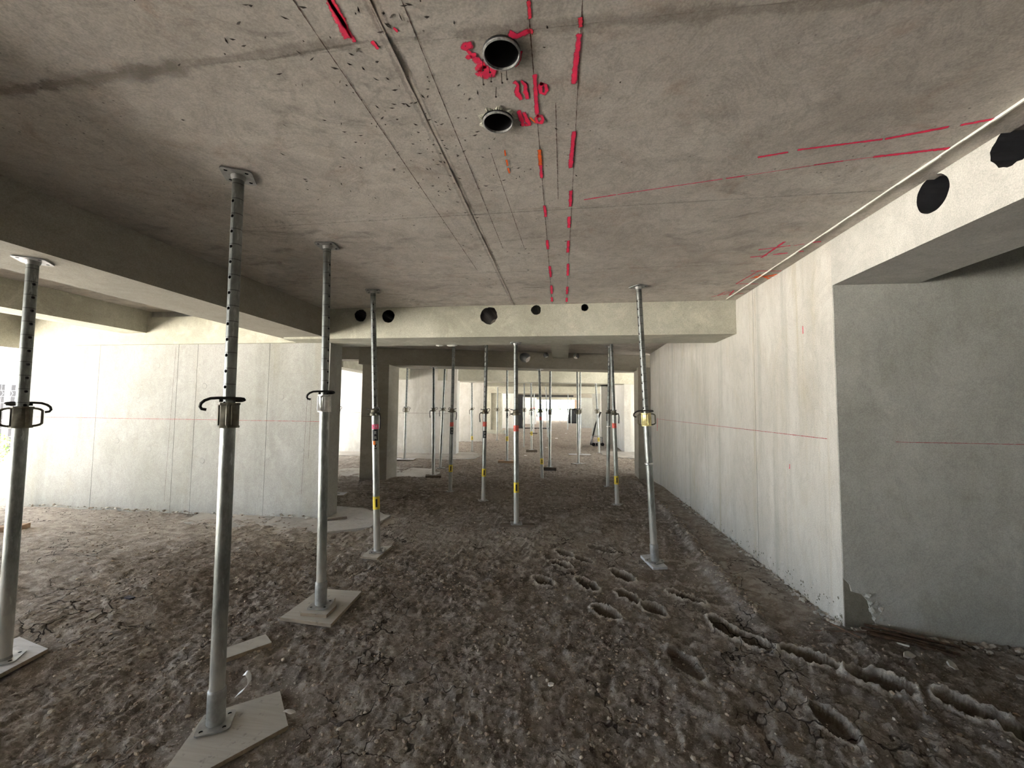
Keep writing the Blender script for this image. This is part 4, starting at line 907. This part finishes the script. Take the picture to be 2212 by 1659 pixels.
M['crumb'] = plain('earth_crumb', (0.24, 0.195, 0.155), 0.95, 0, 0.3, 40); M['crumb_pale'] = plain('pale_grit', (0.42, 0.37, 0.31), 0.9, 0, 0.25, 40); M['grit_tan'] = plain('tan_grit', (0.30, 0.245, 0.19), 0.9, 0, 0.25, 40)
def near_pt(q):
    while True:
        y = 1.15 + 6.5 * q.random() ** 1.9; x = q.uniform(-1.25 * y - .3, 1.15 * y + .2)
        if -6.6 < x < (1.55 if y > 2.6 else 2.4): return (x, y)
scatter('gravel', 14000, near_pt, .0024, .012, [('crumb', 5), ('grit_tan', 4), ('crumb_pale', 3)], 'loose crumbs and grit strewn over the earth', 11)
def pile_pt(q):
    c = q.choice([(-.62, 2.95, .5), (-1.2, 3.2, .4), (-.1, 1.45, .35), (-1.9, 3.0, .5), (.1, 2.35, .3)]); return (q.gauss(c[0], c[2]), q.gauss(c[1], c[2] * .6))
scatter('gravel', 2600, pile_pt, .003, .0095, [('crumb', 3), ('grit_tan', 4), ('crumb_pale', 3)], 'patches of pale grit on the earth', 12)
def wall_pt(q):
    t = q.random()
    if t < .55: y = 2.7 + 3.5 * q.random() ** 1.6; return (XR - abs(q.gauss(0, .03)), y, .0)
    if t < .8: return (q.uniform(-6.6, -2.7), 4.34 - abs(q.gauss(0, .03)), .025)
    return (q.uniform(1.65, 3.0), 2.67 - abs(q.gauss(0, .04)), .0)
scatter('rubble', 900, wall_pt, .004, .022, [('chip', 3), ('crumb_pale', 2), ('crumb', 1)], 'mortar crumbs along the feet of the walls', 13)
def edge_pt(q):
    y = 2.75 + 4 * q.random() ** 1.5; return (1.20 + .10 * float(ss(3.2, 5.5, np.array(y))) + q.gauss(0, .03), y)
scatter('rubble', 420, edge_pt, .004, .016, [('crumb_pale', 2), ('grit_tan', 2), ('crumb', 2)], 'pale crumbs along the edge of the smooth strip', 14)
# mortar splashed and spalled on the foot of the bright wall
sp = MB(); q = random.Random(21)
for i in range(46):
    y = 2.74 + 2.6 * q.random() ** 1.5; zz = gz(1.6, y) + abs(q.gauss(.02, .06)); r = q.uniform(.012, .05)
    n = 6; vs = [(XR - .001, y + r * 1.4 * q.uniform(.6, 1.2) * math.cos(6.283 * j / n), zz + r * q.uniform(.6, 1.2) * math.sin(6.283 * j / n)) for j in range(n)] + [(XR - q.uniform(.003, .010), y, zz)]
    sp.add(vs, [(j, (j + 1) % n, n) for j in range(n)])
for i in range(260):
    y = 2.70 + 3.2 * q.random() ** 1.7; zz = gz(1.6, y) + abs(q.gauss(.0, .05)) + .01; r = q.uniform(.003, .011); n = 5
    sp.add([(XR - .0012, y + r * q.uniform(.6, 1.3) * math.cos(6.283 * j / n), zz + r * q.uniform(.5, 1.2) * math.sin(6.283 * j / n)) for j in range(n)] + [(XR - q.uniform(.002, .006), y, zz)], [(j, (j + 1) % n, n) for j in range(n)], q.choice((1, 1, 2)))
o = sp.build('mortar_splashes', [M['wall_streak'], M['raw'], M['lintel']], WR); o['kind'] = 'stuff'

# ------------------------------------------------------------------ wheeled jack, sack and outside
e = empty('wheeled_jack', (1.16, 14.6, gz(1.16, 14.6)), .1)
tag(e, 'wheeled jack with a long dark leaning lever before the pale wall', 'jack')
MB().box(-.20, .20, -.12, .12, .07, .12).box(-.20, -.16, -.10, .10, .12, .34).box(.14, .18, -.1, .1, .12, .30).build('chassis', M['steel'], e)
MB().tube([(-.22, 0, .03), (-.05, 0, .75), (.13, 0, 1.18)], [.03, .028, .034], 10).build('lever', M['rod'], e, True)
for sx in (-.15, .0, .16):
    w = MB().lathe([(.001, -.02), (.055, -.02), (.06, -.012), (.06, .012), (.055, .02), (.001, .02)], 16).build('wheel', M['dark_plastic'], e, True)
    w.location = (sx, -.14, .06); w.rotation_euler = (math.pi / 2, 0, 0)
MB().tube([(-.16, -.1, .34), (.18, -.1, .30)], .012, 8).build('cross_bar', M['steel'], e, True)
bmk = bmesh.new(); bmesh.ops.create_cube(bmk, size=1)
bmesh.ops.subdivide_edges(bmk, edges=bmk.edges, cuts=4, use_grid_fill=True)
q = random.Random(3)
for v in bmk.verts: v.co = Vector((v.co.x * .8 * (1.15 - v.co.z * .5), v.co.y * .6 * (1.1 - v.co.z * .3), v.co.z * 1.3 + .6)) + Vector((q.uniform(-.05, .05), q.uniform(-.05, .05), q.uniform(-.05, .04)))
me = bpy.data.meshes.new('tarp_heap'); bmk.to_mesh(me); bmk.free(); me.materials.append(M['dark_plastic']); me.shade_smooth()
o = link('tarp_heap', me, None, (.85, 36.0, gz(.85, 36.0))); tag(o, 'black sheeted heap near the bright end', 'heap')
# mesh fence outside the open side
fe = empty('mesh_fence', (-13.0, 0, 0)); tag(fe, 'pale wire mesh fence outside the open side', 'fence')
wm = MB()
for i in range(73):
    y = 4.0 + i * .0833; wm.tube([(0, y, .35), (0, y, 1.55), (.06, y, 1.62), (0, y, 1.69), (0, y, 1.82)], .003, 4)
for zz in (.4, .6, .8, 1.0, 1.2, 1.4, 1.55, 1.69): wm.tube([(0, 4, zz), (0, 10, zz)], .004, 4)
w = wm.build('wire_mesh', M['fence'], fe); w['kind'] = 'stuff'
for y in (4.0, 6.0, 8.02, 10.0): MB().box(-.03, .03, y - .03, y + .03, 0.0, 1.9).build('post', M['fence'], fe)
nb_ = MB().box(-18, -15, 2, 14, 0, 1.9).build('neighbour_wall', M['shutter']); tag(nb_, 'dark grey wall behind the mesh fence', 'wall', kind='structure')
def shrub(name, x, y, s, label, seed, n=700):
    q = random.Random(seed); e_ = empty(name, (x, y, 0.0)); tag(e_, label, 'shrub', 'shrubs outside')
    lf = MB()
    for i in range(n):
        th, ph, rr = q.uniform(0, 6.28), math.acos(q.uniform(-.9, 1)), s * q.random() ** .4
        c_ = Vector((rr * math.sin(ph) * math.cos(th), rr * math.sin(ph) * math.sin(th), s * .9 + rr * math.cos(ph) * .9))
        d1 = Vector((q.gauss(0, 1), q.gauss(0, 1), q.gauss(0, 1))).normalized() * .09 * s; d2 = d1.orthogonal().normalized() * .04 * s
        lf.add([c_ - d1, c_ + d2, c_ + d1, c_ - d2], [(0, 1, 2, 3)])
    lf.build('foliage', M['leaf'], e_)
    for j in range(5): a = j * 1.25; MB().tube([(0, 0, 0), (.25 * s * math.cos(a), .25 * s * math.sin(a), .5 * s), (.5 * s * math.cos(a), .5 * s * math.sin(a), 1.1 * s)], [.03 * s, .02 * s, .008 * s], 6).build('stem', M['timber_dark'], e_)
shrub('shrub', -12.3, 7.35, .42, 'low green shrub at the foot of the mesh fence', 1)
for i, (x, y, s) in enumerate([(-4, 62, 1.5), (-1.2, 64, 1.2), (1.6, 63, 1.6), (3.5, 66, 1.9)]):
    shrub('shrub', x, y, s, 'round shrub outside the bright far end', 5 + i, 500)
